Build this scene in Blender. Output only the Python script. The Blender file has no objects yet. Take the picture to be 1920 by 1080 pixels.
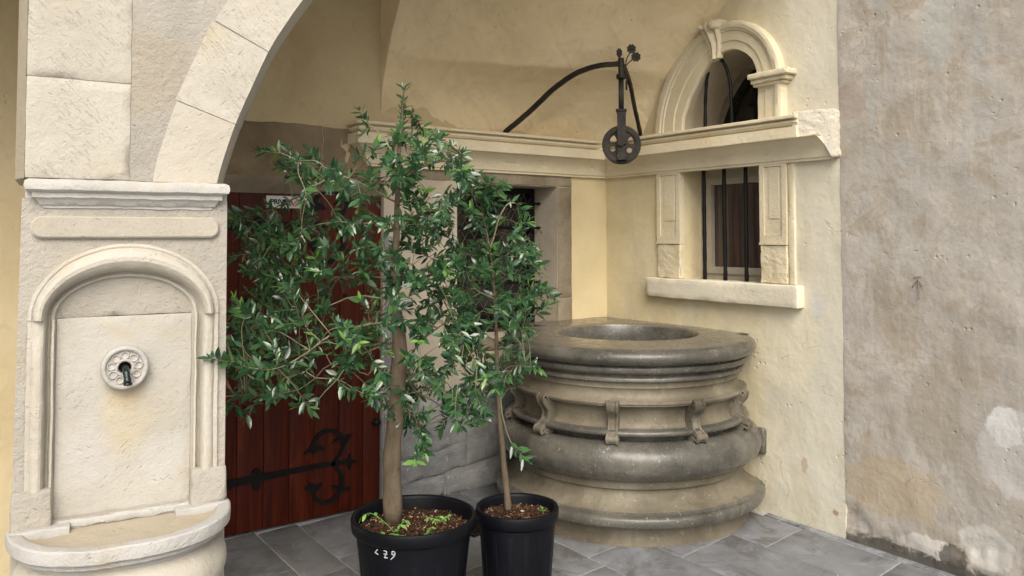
import bpy, bmesh, math, random
from mathutils import Vector, Matrix, noise, geometry
random.seed(7)
PI = math.pi
S = bpy.context.scene
COL = S.collection

# ------------------------------------------------------------------ camera
F_PX, YAW, PITCH, ROLL = 1514.7, 0.614459, 0.0376241, -0.00112525
CAM = Vector((-3.93215, -4.38749, 1.6))
cd = bpy.data.cameras.new('camera'); cam = bpy.data.objects.new('camera', cd); COL.objects.link(cam)
Fv = Vector((math.sin(YAW)*math.cos(PITCH), math.cos(YAW)*math.cos(PITCH), math.sin(PITCH)))
Rv = Vector((math.cos(YAW), -math.sin(YAW), 0)); Uv = Rv.cross(Fv)
R2 = Rv*math.cos(ROLL)+Uv*math.sin(ROLL); U2 = -Rv*math.sin(ROLL)+Uv*math.cos(ROLL)
M = Matrix((R2, U2, -Fv)).transposed().to_4x4(); M.translation = CAM
cam.matrix_world = M
cd.sensor_width = 36; cd.lens = F_PX/1920*36; cd.shift_y = -(540-385.6)/1920
cd.clip_start = 0.05; cd.clip_end = 200
S.camera = cam
# ------------------------------------------------------------------ light
SUN_DIR = Vector((-0.45, -0.86, 0.88)).normalized()        # towards the bright part of the sky
w = bpy.data.worlds.new('World'); S.world = w; w.use_nodes = True
nt = w.node_tree; nt.nodes.clear()
wo = nt.nodes.new('ShaderNodeOutputWorld'); bg = nt.nodes.new('ShaderNodeBackground'); sk = nt.nodes.new('ShaderNodeTexSky')
sk.sky_type = 'NISHITA'; sk.sun_disc = False
sk.sun_elevation = math.asin(SUN_DIR.z); sk.sun_rotation = math.atan2(SUN_DIR.x, SUN_DIR.y)
sk.air_density = 1.0; sk.dust_density = 3.0; sk.ozone_density = 1.0
bg.inputs['Strength'].default_value = 0.15
nt.links.new(sk.outputs[0], bg.inputs[0]); nt.links.new(bg.outputs[0], wo.inputs[0])
sd = bpy.data.lights.new('sun', 'SUN'); sun = bpy.data.objects.new('sun', sd); COL.objects.link(sun)
sd.energy = 2.0; sd.angle = math.radians(42); sd.color = (1.0, 0.945, 0.82)
sun.rotation_euler = (-SUN_DIR).to_track_quat('-Z', 'Y').to_euler(); sun.location = (-4, -5, 8)
S.view_settings.view_transform = 'Standard'; S.view_settings.look = 'None'
S.view_settings.gamma = 1; S.view_settings.use_curve_mapping = False
S.view_settings.exposure = 0.66
S.cycles.max_bounces = 10; S.cycles.diffuse_bounces = 8

# ------------------------------------------------------------------ materials
class NT:
    def __init__(s, name, rough=0.85, spec=0.3):
        s.m = bpy.data.materials.new(name); s.m.use_nodes = True
        s.t = s.m.node_tree; s.t.nodes.clear()
        s.out = s.n('ShaderNodeOutputMaterial'); s.b = s.n('ShaderNodeBsdfPrincipled')
        s.l(s.b.outputs[0], s.out.inputs[0])
        s.b.inputs['Roughness'].default_value = rough
        s.b.inputs['Specular IOR Level'].default_value = spec
        tc = s.n('ShaderNodeTexCoord'); s.obj = tc.outputs['Object']; s.P = s.obj
    def n(s, t, **k):
        n = s.t.nodes.new(t)
        for a, v in k.items(): setattr(n, a, v)
        return n
    def l(s, a, b): s.t.links.new(a, b)
    def mp(s, scale=(1,1,1), rot=(0,0,0), loc=(0,0,0), vec=None):
        if any(rot):
            r0 = s.n('ShaderNodeMapping'); s.l(vec or s.P, r0.inputs[0]); r0.inputs['Rotation'].default_value = rot; vec = r0.outputs[0]; rot = (0, 0, 0)
        n = s.n('ShaderNodeMapping'); s.l(vec or s.P, n.inputs[0])
        n.inputs['Scale'].default_value = scale; n.inputs['Rotation'].default_value = rot; n.inputs['Location'].default_value = loc
        return n.outputs[0]
    def perobj(s):
        oi = s.n('ShaderNodeObjectInfo'); vm = s.n('ShaderNodeVectorMath', operation='MULTIPLY')
        cx = s.n('ShaderNodeCombineXYZ')
        for i in range(3): s.l(oi.outputs['Random'], cx.inputs[i])
        s.l(cx.outputs[0], vm.inputs[0]); vm.inputs[1].default_value = (37, 53, 71)
        va = s.n('ShaderNodeVectorMath', operation='ADD'); s.l(s.obj, va.inputs[0]); s.l(vm.outputs[0], va.inputs[1])
        s.P = va.outputs[0]; s.rnd = oi.outputs['Random']; return s
    def no(s, scale, detail=5, rough=0.55, dist=0.0, vec=None):
        n = s.n('ShaderNodeTexNoise'); s.l(vec or s.P, n.inputs['Vector'])
        n.inputs['Scale'].default_value = scale; n.inputs['Detail'].default_value = detail
        n.inputs['Roughness'].default_value = rough; n.inputs['Distortion'].default_value = dist
        return n.outputs['Fac']
    def vo(s, scale, feature='F1', vec=None, out='Distance'):
        n = s.n('ShaderNodeTexVoronoi', feature=feature); s.l(vec or s.P, n.inputs['Vector']); n.inputs['Scale'].default_value = scale
        return n.outputs[out]
    def mr(s, f, a, b, c=0.0, d=1.0, smooth=True):
        n = s.n('ShaderNodeMapRange'); n.interpolation_type = 'SMOOTHSTEP' if smooth else 'LINEAR'
        s.l(f, n.inputs[0])
        for i, v in enumerate((a, b, c, d)): n.inputs[i+1].default_value = v
        return n.outputs[0]
    def ramp(s, f, stops):
        n = s.n('ShaderNodeValToRGB'); s.l(f, n.inputs[0]); e = n.color_ramp.elements
        while len(e) < len(stops): e.new(0.5)
        for i, (p, c) in enumerate(stops): e[i].position = p; e[i].color = (*c, 1)
        return n.outputs[0]
    def mix(s, f, a, b, mode='MIX'):
        n = s.n('ShaderNodeMix', data_type='RGBA', blend_type=mode)
        if hasattr(f, 'links'): s.l(f, n.inputs[0])
        else: n.inputs[0].default_value = f
        for i, v in ((6, a), (7, b)):
            if hasattr(v, 'links'): s.l(v, n.inputs[i])
            else: n.inputs[i].default_value = (*v, 1)
        return n.outputs[2]
    def ma(s, op, a, b=0.0, c=None):
        n = s.n('ShaderNodeMath', operation=op)
        for i, v in enumerate((a, b) if c is None else (a, b, c)):
            if hasattr(v, 'links'): s.l(v, n.inputs[i])
            else: n.inputs[i].default_value = v
        return n.outputs[0]
    def sep(s, vec=None):
        n = s.n('ShaderNodeSeparateXYZ'); s.l(vec or s.obj, n.inputs[0]); return n.outputs
    def blob(s, c, r, wob=0.5, ns=6.0, e0=0.85, e1=1.05):
        """a patch with a ragged edge round a point (object coordinates)"""
        n = s.n('ShaderNodeTexNoise'); s.l(s.obj, n.inputs['Vector']); n.inputs['Scale'].default_value = ns; n.inputs['Detail'].default_value = 9; n.inputs['Roughness'].default_value = 0.68
        a = s.n('ShaderNodeVectorMath', operation='MULTIPLY_ADD'); s.l(n.outputs['Color'], a.inputs[0])
        a.inputs[1].default_value = tuple(wob*x*2 for x in r); a.inputs[2].default_value = tuple(-wob*x for x in r)
        b = s.n('ShaderNodeVectorMath', operation='ADD'); s.l(a.outputs[0], b.inputs[0]); s.l(s.obj, b.inputs[1])
        d = s.n('ShaderNodeVectorMath', operation='SUBTRACT'); s.l(b.outputs[0], d.inputs[0]); d.inputs[1].default_value = c
        q = s.n('ShaderNodeVectorMath', operation='DIVIDE'); s.l(d.outputs[0], q.inputs[0]); q.inputs[1].default_value = r
        L = s.n('ShaderNodeVectorMath', operation='LENGTH'); s.l(q.outputs[0], L.inputs[0])
        return s.mr(L.outputs['Value'], e0, e1, 1.0, 0.0)
    def bump(s, hs, strength=1.0):
        prev = None
        for h, d in hs:
            n = s.n('ShaderNodeBump'); n.inputs['Strength'].default_value = strength; n.inputs['Distance'].default_value = d
            s.l(h, n.inputs['Height'])
            if prev: s.l(prev, n.inputs['Normal'])
            prev = n.outputs[0]
        s.l(prev, s.b.inputs['Normal'])
    def color(s, c):
        if hasattr(c, 'links'): s.l(c, s.b.inputs['Base Color'])
        else: s.b.inputs['Base Color'].default_value = (*c, 1)
    def rough(s, r): s.l(r, s.b.inputs['Roughness'])

def stone(name, dark, mid, light, scale=4.0, grain=0.0015, lump=0.006, pits=0.002, rough=0.85, po=True, spots=None, gloss=None, coat=0.0, dust=None):
    m = NT(name, rough)
    if po: m.perobj()
    c = m.ramp(m.no(scale, 8, 0.62, 0.6), [(0.28, dark), (0.5, mid), (0.72, light)])
    c = m.mix(m.mr(m.no(scale*3.3, 6, 0.6), 0.52, 0.72, 0, 0.45), c, tuple(x*0.8 for x in mid))
    c = m.mix(m.mr(m.no(160, 2), 0.55, 0.75, 0, 0.25), c, tuple(x*0.65 for x in dark))
    if spots:
        c = m.mix(m.mr(m.no(scale*9, 5, 0.7, 1.5), 0.63, 0.68, 0, 0.7), c, spots)
        c = m.mix(m.mr(m.no(70, 3, 0.6, 1.5), 0.66, 0.70, 0, 0.8), c, tuple(x*1.6 for x in spots))
        c = m.mix(m.mr(m.no(2.2, 8, 0.7, 1.0, m.mp(loc=(3,3,3))), 0.52, 0.62, 0, 0.4), c, tuple(x*0.6 for x in dark))
        c = m.mix(m.mr(m.no(7, 8, 0.7, 0.8, m.mp(scale=(1,1,0.3), loc=(6,3,3))), 0.53, 0.63, 0, 0.45), c, tuple(x*0.75 for x in mid))
    if dust: c = m.mix(m.ma('MULTIPLY', m.mr(m.ma('ADD', m.sep()[2], m.ma('MULTIPLY', m.no(8, 6, 0.7), 0.012)), 1.013, 1.019), 0.8), c, dust)
    m.color(c)
    hs = [(m.no(9, 5, 0.6), lump), (m.no(45, 6, 0.7), lump*0.5), (m.no(260, 3, 0.6), grain)]
    pv = m.mr(m.vo(38), 0.0, 0.28, 0, 1); pm = m.mr(m.no(7, 3), 0.5, 0.62, 0, 1)
    hs.append((m.ma('MAXIMUM', pv, m.ma('SUBTRACT', 1.0, pm)), pits))
    if coat: m.b.inputs['Coat Weight'].default_value = coat; m.b.inputs['Coat Roughness'].default_value = 0.22
    if gloss: m.rough(m.mr(m.no(14, 5, 0.6), 0.3, 0.7, gloss[0], gloss[1]))
    m.bump(hs)
    return m.m

def cream(name, tint=(0.82,0.765,0.655), marks=0, rough_scale=1.0, patches=()):
    """lime-washed carved stone; marks=1 adds slanting tool strokes"""
    m = NT(name, 0.88, 0.2).perobj(); tint = tuple(x*0.575 for x in tint)
    a = tint; b = tuple(x*0.86 for x in tint); ye = (tint[0]*0.93, tint[1]*0.84, tint[2]*0.68)
    c = m.ramp(m.no(2.6, 7, 0.6, 0.5), [(0.3, b), (0.55, a), (0.8, tuple(min(1, x*1.06) for x in tint))])
    c = m.mix(m.mr(m.no(3.4, 6, 0.6, 0.8, m.mp(loc=(5,2,8))), 0.52, 0.72, 0, 0.6), c, ye)
    c = m.mix(m.mr(m.no(1.7, 4, 0.6, 0.3, m.mp(loc=(8,1,2))), 0.48, 0.66, 0, 0.5), c, (tint[0]*0.93, tint[1]*0.90, tint[2]*0.86))
    c = m.mix(m.mr(m.no(6, 6, 0.65, 0.4, m.mp(loc=(1,7,3))), 0.55, 0.75, 0, 0.4), c, (tint[0]*0.78, tint[1]*0.79, tint[2]*0.82))
    for ctr, r, colr, op in patches: c = m.mix(m.ma('MULTIPLY', m.blob(ctr, r, 0.6, 9, 0.3, 1.2), op), c, colr)
    m.color(c)
    hs = [(m.no(7, 5, 0.6), 0.006*rough_scale), (m.no(34, 6, 0.7), 0.005*rough_scale), (m.no(130, 5, 0.75), 0.0022*rough_scale)]
    if marks:
        v = m.mp(scale=(26, 16, 210), rot=(0, math.radians(-48), 0))
        st = m.mr(m.no(1.0, 2, 0.5, 0.1, v), 0.60, 0.68, 0, 1)
        st = m.ma('MULTIPLY', st, m.mr(m.no(6, 2), 0.40, 0.55, 0, 1))
        hs.append((m.ma('SUBTRACT', 1.0, st), 0.0013))
    for rt, lc in ((0.75, 0), (-0.5, 3)):                     # scattered chisel ticks
        pv = m.mr(m.vo(1.0, vec=m.mp(scale=(24, 24, 85), rot=(0, rt, 0), loc=(lc, lc, lc))), 0.10, 0.24, 0, 1); pm = m.mr(m.no(8, 2, vec=m.mp(loc=(lc, 1, 1))), 0.56, 0.60, 0, 1)
        hs.append((m.ma('MAXIMUM', pv, m.ma('SUBTRACT', 1.0, pm)), 0.0016))
    m.bump(hs); return m.m

def warp(m, k):
    n = m.n('ShaderNodeTexNoise'); m.l(m.P, n.inputs['Vector']); n.inputs['Scale'].default_value = 4; n.inputs['Detail'].default_value = 6
    a = m.n('ShaderNodeVectorMath', operation='MULTIPLY_ADD'); m.l(n.outputs['Color'], a.inputs[0]); a.inputs[1].default_value = (k,)*3; m.l(m.P, a.inputs[2])
    return a.outputs[0]
def plaster(name, cols, scale=1.8, patches=(), amp=1.0, rough=0.9, extra=None, cracks=0):
    m = NT(name, rough, 0.15)
    c = m.ramp(m.no(scale, 9, 0.62, 0.7), [(0.25+0.5*i/(len(cols)-1), k) for i, k in enumerate(cols)])
    c = m.mix(m.mr(m.no(scale*4.5, 7, 0.65, 1.0), 0.5, 0.75, 0, 0.35), c, tuple(x*0.78 for x in cols[0]))
    c = m.mix(m.mr(m.no(scale*7, 7, 0.7, 0.5, m.mp(loc=(3,3,3))), 0.58, 0.8, 0, 0.4), c, tuple(min(1, x*1.12) for x in cols[-1]))
    if extra: c = extra(m, c)
    for p in patches:
        ctr, r, colr, op = p[:4]; kw = p[4] if len(p) > 4 else {}
        c = m.mix(m.ma('MULTIPLY', m.blob(ctr, r, **kw), op), c, colr)
    m.color(c)
    cr = m.mr(m.vo(1.6, 'DISTANCE_TO_EDGE', vec=warp(m, 0.35)), 0.0, 0.004*cracks, 0, 1) if cracks else None
    hs = [(m.no(2.3, 4, 0.55), 0.02*amp), (m.no(7, 5, 0.55), 0.005*amp), (m.no(33, 6, 0.7), 0.0024*amp), (m.no(190, 4, 0.65), 0.0009*amp)]
    dents = m.mr(m.vo(24, vec=warp(m, 0.03)), 0.05, 0.25, 0, 1); hs.append((m.ma('MAXIMUM', dents, m.ma('SUBTRACT', 1.0, m.mr(m.no(5, 4, 0.6), 0.56, 0.64))), 0.003*amp))
    if cracks:
        gate = m.mr(m.no(2.1, 3, 0.6), 0.54, 0.62)
        hs.append((m.ma('MAXIMUM', cr, m.ma('SUBTRACT', 1.0, gate)), 0.0022))
    m.bump(hs)
    return m.m

def simple(name, col, rough=0.5, metal=0.0, spec=0.5, var=0.25, bump=0.0, bs=60, coat=0.0):
    m = NT(name, rough, spec).perobj()
    c = m.mix(m.mr(m.no(9, 6, 0.6), 0.35, 0.7, 0, 1), tuple(x*(1-var) for x in col), tuple(min(1, x*(1+var)) for x in col))
    m.color(c); m.b.inputs['Metallic'].default_value = metal; m.b.inputs['Coat Weight'].default_value = coat
    if bump: m.bump([(m.no(bs, 5, 0.6), bump)])
    return m.m

CREAM = cream('limewashed_stone'); CREAM_MARK = cream('limewashed_tooled_stone', marks=1)
CREAM_ROUGH = cream('limewashed_rough_stone', (0.76,0.71,0.62), 0, 1.9)
CREAM_TAN = cream('tan_limewash', (0.66,0.59,0.45), 1)
CREAM_PANEL = cream('fountain_slab_stone', (0.77,0.735,0.655), patches=[((-0.305,0.03,1.03), (0.10,1,0.16), (0.50,0.43,0.29), 0.5), ((-0.30,0.03,1.085), (0.075,1,0.055), (0.45,0.36,0.21), 0.45), ((-0.42,0.03,0.90), (0.10,1,0.13), (0.47,0.455,0.44), 0.5), ((-0.2,0.03,0.86), (0.10,1,0.10), (0.49,0.475,0.45), 0.45)])
WINDOW_STONE = cream('window_stone', (1.08,0.965,0.70))
CORNICE = cream('cornice_stone', (1.20,1.07,0.78), 0, 0.9)
REVEAL = cream('shaded_reveal_stone', (0.62,0.54,0.40), 0, 0.8)  # darker window stone: shade of the deep reveal put into its colour
BASIN_TAN = cream('tan_basin_stone', (0.76,0.665,0.50), 0, 1.2)
SILL = cream('sill_stone', (1.14,1.06,0.86), 0, 0.7)
BROWN = stone('brown_lintel_stone', (0.17,0.125,0.075), (0.25,0.19,0.12), (0.33,0.26,0.17), 3.0, lump=0.01)
JAMB = stone('window_jamb_stone', (0.15,0.12,0.080), (0.245,0.205,0.145), (0.35,0.30,0.22), 3.5, lump=0.008)
GREY = stone('grey_wall_stone', (0.17,0.17,0.17), (0.27,0.27,0.265), (0.38,0.375,0.36), 4.0, lump=0.014, pits=0.004, spots=(0.5,0.5,0.5))
WELL = stone('worn_well_stone', (0.042,0.040,0.034), (0.084,0.080,0.068), (0.150,0.143,0.122), 3.0, grain=0.0006, lump=0.004, pits=0.0015, spots=(0.27,0.26,0.235), gloss=(0.14,0.42), po=False, coat=0.30, dust=(0.150,0.132,0.102))
WELL_Y = stone('well_body_stone', (0.095,0.081,0.056), (0.165,0.144,0.104), (0.24,0.215,0.163), 3.0, grain=0.0008, lump=0.005, pits=0.002, gloss=(0.4,0.7), po=False, spots=(0.27,0.245,0.195))
IRON = simple('wrought_iron', (0.018,0.016,0.014), 0.55, 0.6, 0.4, 0.4, 0.002, 90)
IRON_BLACK = simple('black_painted_iron', (0.006,0.006,0.006), 0.55, 0.0, 0.2, 0.3, 0.0015, 70)
RUST = simple('dark_pulley_iron', (0.030,0.025,0.021), 0.6, 0.5, 0.4, 0.45, 0.002, 80)
PLASTIC = simple('black_pot_plastic', (0.004,0.0045,0.007), 0.45, 0.0, 0.18, 0.2, 0.0006, 30)
FRAME = simple('taupe_window_paint', (0.36,0.32,0.26), 0.5, 0, 0.4, 0.08)
WHITE = simple('white_sign_board', (0.62,0.62,0.60), 0.5, 0, 0.4, 0.06)
INKG = simple('dark_green_ink', (0.01,0.03,0.015), 0.5); INKR = simple('red_ink', (0.55,0.03,0.02), 0.5)
CHALK = simple('grey_marker_paint', (0.45,0.46,0.47), 0.8, var=0.15)
WIRE = simple('dull_steel_wire', (0.10,0.10,0.10), 0.5, 0.4, 0.5, 0.3)
DARK = simple('dark_interior', (0.012,0.011,0.010), 0.9)
SPOUT = simple('tarnished_bronze', (0.035,0.045,0.042), 0.3, 0.8, 0.5, 0.5, 0.002, 60)

def glass_mat(name, base, rough):
    m = NT(name, rough, 0.6); z = m.sep()[2]
    m.color(base(m, z)); m.b.inputs['Coat Weight'].default_value = 0.3; m.b.inputs['Coat Roughness'].default_value = 0.03
    return m.m
GLASS_C = glass_mat('curtained_glass', lambda m, z: m.mix(m.mr(z, 0.10, 0.108), (0.05,0.075,0.035), m.mix(m.mr(z, 0.165, 0.172), (0.10,0.075,0.06), m.mix(m.mr(m.no(3, 3, vec=m.mp(scale=(1,14,0.4))), .4, .6), (0.035,0.022,0.020), (0.060,0.040,0.035)))), 0.25)  # curtain tones; green foot band is a reflection painted into the glass
GLASS_D = glass_mat('dark_glass', lambda m, z: m.mix(0.5, (0.010,0.010,0.010), (0.014,0.012,0.010)), 0.12)

def door_mat():
    m = NT('red_brown_varnish', 0.5, 0.22).perobj()
    g = m.no(2.2, 6, 0.6, 1.2, m.mp(scale=(14, 14, 0.9)))
    c = m.ramp(g, [(0.3, (0.028,0.0040,0.0015)), (0.55, (0.075,0.0105,0.0035)), (0.8, (0.150,0.030,0.008))])
    c = m.mix(m.mr(m.rnd, 0, 1, 0, 0.35, False), c, (0.05,0.009,0.004))
    m.color(c); m.bump([(g, 0.0015), (m.no(120, 3, vec=m.mp(scale=(1,1,0.08))), 0.0006)])
    return m.m
DOOR = door_mat()

def bark_mat():
    m = NT('smooth_brown_bark', 0.8, 0.2)
    c = m.ramp(m.no(9, 7, 0.65, 0.5, m.mp(scale=(1,1,0.4))), [(0.3, (0.070,0.054,0.036)), (0.5, (0.125,0.098,0.068)), (0.75, (0.185,0.155,0.115))])
    c = m.mix(m.mr(m.no(26, 4, 0.6), 0.6, 0.7, 0, 0.6), c, (0.07,0.05,0.03))
    m.color(c); m.bump([(m.no(18, 6, 0.6, 0, m.mp(scale=(1,1,0.35))), 0.006), (m.no(90, 4), 0.002)]); return m.m
BARK = bark_mat()
TWIG = simple('pale_twig', (0.20,0.18,0.11), 0.7, var=0.3); TWIG_D = simple('brown_twig', (0.10,0.075,0.045), 0.8, var=0.3)

def leaf_mat(name, a, b, c3, rough=0.20):
    m = NT(name, rough, 0.75)
    oi = m.n('ShaderNodeObjectInfo'); g = m.n('ShaderNodeNewGeometry')
    r = m.ma('FRACT', m.ma('ADD', m.ma('MULTIPLY', oi.outputs['Random'], 7.3), g.outputs['Random Per Island']))
    c = m.ramp(r, [(0.0, a), (0.5, b), (1.0, c3)])
    c = m.mix(g.outputs['Backfacing'], c, tuple(min(1, x*1.5+0.015) for x in b))
    m.color(c); m.b.inputs['Subsurface Weight'].default_value = 0.0
    tr = m.n('ShaderNodeBsdfTranslucent'); m.l(c, tr.inputs[0]); ms = m.n('ShaderNodeMixShader'); ms.inputs[0].default_value = 0.22
    m.l(m.b.outputs[0], ms.inputs[1]); m.l(tr.outputs[0], ms.inputs[2]); m.l(ms.outputs[0], m.out.inputs[0])
    return m.m
LEAF = leaf_mat('glossy_dark_leaf', (0.016,0.054,0.025), (0.034,0.098,0.038), (0.068,0.158,0.050))
LEAF_NEW = leaf_mat('young_bright_leaf', (0.09,0.21,0.035), (0.13,0.27,0.05), (0.16,0.32,0.06), 0.4)
WEED = leaf_mat('weed_leaf', (0.10,0.24,0.04), (0.15,0.32,0.06), (0.20,0.38,0.08), 0.5)

def mulch_mat():
    m = NT('bark_mulch', 0.9, 0.15); g = m.n('ShaderNodeNewGeometry')
    c = m.ramp(g.outputs['Random Per Island'], [(0.0, (0.025,0.014,0.009)), (0.62, (0.045,0.022,0.013)), (0.90, (0.085,0.045,0.025)), (0.955, (0.28,0.19,0.11)), (1.0, (0.42,0.34,0.23))])
    m.color(c); m.bump([(m.no(200, 3), 0.001)]); return m.m
MULCH = mulch_mat()

def paving_mat():
    m = NT('blue_grey_paving_stone', 0.6, 0.35).perobj()
    c = m.ramp(m.no(3.2, 8, 0.62, 0.8), [(0.28, (0.125,0.130,0.138)), (0.5, (0.190,0.200,0.218)), (0.75, (0.26,0.275,0.30))])
    c = m.mix(m.mr(m.no(8, 6, 0.7, 0.5), 0.55, 0.75, 0, 0.5), c, (0.13,0.11,0.085))
    c = m.mix(m.ma('MULTIPLY', m.mr(m.rnd, 0, 1, 0, 1, False), 0.45), c, (0.17,0.165,0.16))
    c = m.mix(m.mr(m.no(42, 5, 0.7, 1.0), 0.66, 0.72, 0, 0.6), c, (0.36,0.37,0.38))
    c = m.mix(m.mr(m.no(2.1, 8, 0.72, 1.2, m.mp(loc=(4,4,4))), 0.50, 0.64, 0, 0.7), c, (0.095,0.088,0.075))
    c = m.mix(m.mr(m.no(5, 8, 0.75, 0.6, m.mp(loc=(9,4,4))), 0.56, 0.68, 0, 0.5), c, (0.30,0.315,0.34))
    m.color(c); m.rough(m.mr(m.no(6, 5, 0.6), 0.3, 0.7, 0.42, 0.75))
    m.bump([(m.no(6, 5, 0.6), 0.006), (m.no(45, 6, 0.65), 0.0018), (m.no(220, 3), 0.0005)]); return m.m
PAVING = paving_mat()
MORTAR = stone('pale_joint_mortar', (0.30,0.30,0.295), (0.42,0.425,0.42), (0.52,0.525,0.52), 6, po=False)

# wall paints -------------------------------------------------------------
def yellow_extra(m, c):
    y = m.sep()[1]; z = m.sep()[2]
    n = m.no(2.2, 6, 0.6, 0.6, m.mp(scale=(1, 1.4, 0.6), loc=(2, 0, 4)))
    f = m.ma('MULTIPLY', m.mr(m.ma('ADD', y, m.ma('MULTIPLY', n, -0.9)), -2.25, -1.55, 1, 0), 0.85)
    c = m.mix(f, c, (0.60,0.57,0.48))  # greyer outer end: weathered fade, with cool sky light painted into it
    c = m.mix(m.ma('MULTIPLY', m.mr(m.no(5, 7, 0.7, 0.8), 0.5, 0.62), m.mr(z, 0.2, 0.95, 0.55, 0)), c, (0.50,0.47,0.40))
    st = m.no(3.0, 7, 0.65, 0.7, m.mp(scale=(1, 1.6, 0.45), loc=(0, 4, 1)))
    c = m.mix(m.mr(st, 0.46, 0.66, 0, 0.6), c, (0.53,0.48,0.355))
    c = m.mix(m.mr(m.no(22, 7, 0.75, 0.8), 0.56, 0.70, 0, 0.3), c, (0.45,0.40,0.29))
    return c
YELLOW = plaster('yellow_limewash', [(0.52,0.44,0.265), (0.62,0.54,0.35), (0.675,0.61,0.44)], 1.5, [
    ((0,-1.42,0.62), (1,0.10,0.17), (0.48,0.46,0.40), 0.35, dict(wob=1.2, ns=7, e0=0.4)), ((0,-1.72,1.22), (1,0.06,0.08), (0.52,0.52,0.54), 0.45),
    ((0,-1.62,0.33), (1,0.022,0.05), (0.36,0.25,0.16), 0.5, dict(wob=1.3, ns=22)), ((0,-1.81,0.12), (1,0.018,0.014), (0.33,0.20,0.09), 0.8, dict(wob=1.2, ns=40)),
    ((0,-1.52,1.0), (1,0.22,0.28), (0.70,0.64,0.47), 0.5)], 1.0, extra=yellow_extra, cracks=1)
def grey_extra(m, c):
    z = m.sep()[2]; y = m.sep()[1]
    v = m.no(1.4, 6, 0.6, 0.5, m.mp(scale=(1, 3.2, 0.5)))
    c = m.mix(m.ma('MULTIPLY', m.mr(v, 0.5, 0.68, 0, 0.6), m.mr(z, 1.0, 2.2, 0, 1)), c, (0.36,0.37,0.355))
    c = m.mix(m.mr(m.no(3.1, 8, 0.7, 1.2, m.mp(loc=(9,9,1))), 0.50, 0.60, 0, 0.65), c, (0.34,0.285,0.215))
    c = m.mix(m.mr(m.no(11, 8, 0.75, 1.4), 0.58, 0.66, 0, 0.5), c, (0.53,0.49,0.425))
    c = m.mix(m.mr(m.no(30, 8, 0.78, 0.6), 0.50, 0.68, 0, 0.35), c, (0.25,0.225,0.19))
    c = m.mix(m.mr(m.no(3.5, 7, 0.7, 0.4, m.mp(scale=(1, 4.5, 0.35), loc=(0,5,0))), 0.52, 0.62, 0, 0.30), c, (0.47,0.45,0.41))
    base = m.ma('ADD', z, m.ma('MULTIPLY', m.no(4.5, 7, 0.7, 0.8), -0.34))
    c = m.mix(m.mr(base, -0.14, -0.10, 0.9, 0), c, (0.085,0.080,0.070))
    return c
GREYW = plaster('mottled_grey_plaster', [(0.31,0.275,0.23), (0.42,0.385,0.335), (0.50,0.468,0.42)], 2.1, [
    ((0,-2.66,0.74), (1,0.09,0.10), (0.64,0.63,0.61), 0.95, dict(wob=0.8, ns=9)), ((0,-2.75,0.62), (1,0.20,0.22), (0.54,0.52,0.49), 0.6),
    ((0,-2.30,0.10), (1,0.16,0.05), (0.60,0.57,0.52), 0.9, dict(wob=0.9, ns=8)), ((0,-2.58,0.17), (1,0.13,0.10), (0.57,0.55,0.50), 0.75),
    ((0,-1.93,2.31), (1,0.10,0.11), (0.33,0.27,0.23), 0.7), ((0,-2.40,2.62), (1,0.07,0.22), (0.40,0.42,0.40), 0.5),
    ((0,-2.12,0.33), (1,0.30,0.16), (0.42,0.34,0.23), 0.6), ((0,-2.42,0.09), (1,0.07,0.06), (0.09,0.08,0.065), 0.85, dict(wob=0.9, ns=10)),
    ((0,-2.08,0.03), (1,0.14,0.03), (0.10,0.09,0.075), 0.85, dict(wob=0.9, ns=12)), ((0,-2.35,0.72), (1,0.14,0.25), (0.33,0.285,0.225), 0.6)], 1.3, extra=grey_extra, cracks=1.3)
def back_extra(m, c):
    o = m.sep(); n = m.no(3, 6, 0.6, 0.5)
    f = m.mr(m.ma('ADD', o[2], m.ma('MULTIPLY', n, 0.35)), 0.62, 0.95, 1, 0)
    c = m.mix(m.ma('MULTIPLY', m.mr(o[0], -3.3, -3.2), m.mr(o[2], 2.0, 2.1, 0.85, 0)), c, m.ramp(m.no(5, 7, 0.65), [(0.3, (0.38,0.33,0.27)), (0.7, (0.50,0.45,0.38))]))
    g = m.ramp(m.no(7, 8, 0.7, 0.6), [(0.3, (0.19,0.19,0.19)), (0.55, (0.29,0.29,0.285)), (0.75, (0.40,0.40,0.39))])
    gm = m.ma('MULTIPLY', f, m.ma('MULTIPLY', m.mr(o[0], -2.2, -2.1), m.mr(o[0], -0.3, -0.1, 1, 0)))
    c = m.mix(gm, c, g)
    ye = m.mr(o[0], -0.326, -0.322)
    return m.mix(m.ma('MULTIPLY', ye, m.mr(o[2], 2.2, 2.21, 1, 0)), c, m.ramp(m.no(3, 6), [(0.3, (0.56,0.465,0.275)), (0.7, (0.65,0.555,0.35))]))
BACKW = plaster('tan_back_wall_plaster', [(0.47,0.38,0.225), (0.55,0.455,0.285), (0.61,0.515,0.34)], 1.6, extra=back_extra)
VAULT = plaster('tan_vault_plaster', [(0.60,0.49,0.30), (0.73,0.605,0.39), (0.81,0.69,0.475)], 1.9, [
    ((-0.6,-0.9,0.7), (0.6,0.5,0.12), (0.55,0.45,0.30), 0.4)], 1.8)
KERB = stone('grey_cement_skirt', (0.13,0.135,0.14), (0.22,0.225,0.235), (0.33,0.335,0.345), 9, lump=0.01, po=False, spots=(0.4,0.4,0.4))
COURT = plaster('courtyard_plaster', [(0.50,0.44,0.33), (0.58,0.52,0.41), (0.64,0.58,0.47)], 1.0)

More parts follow.
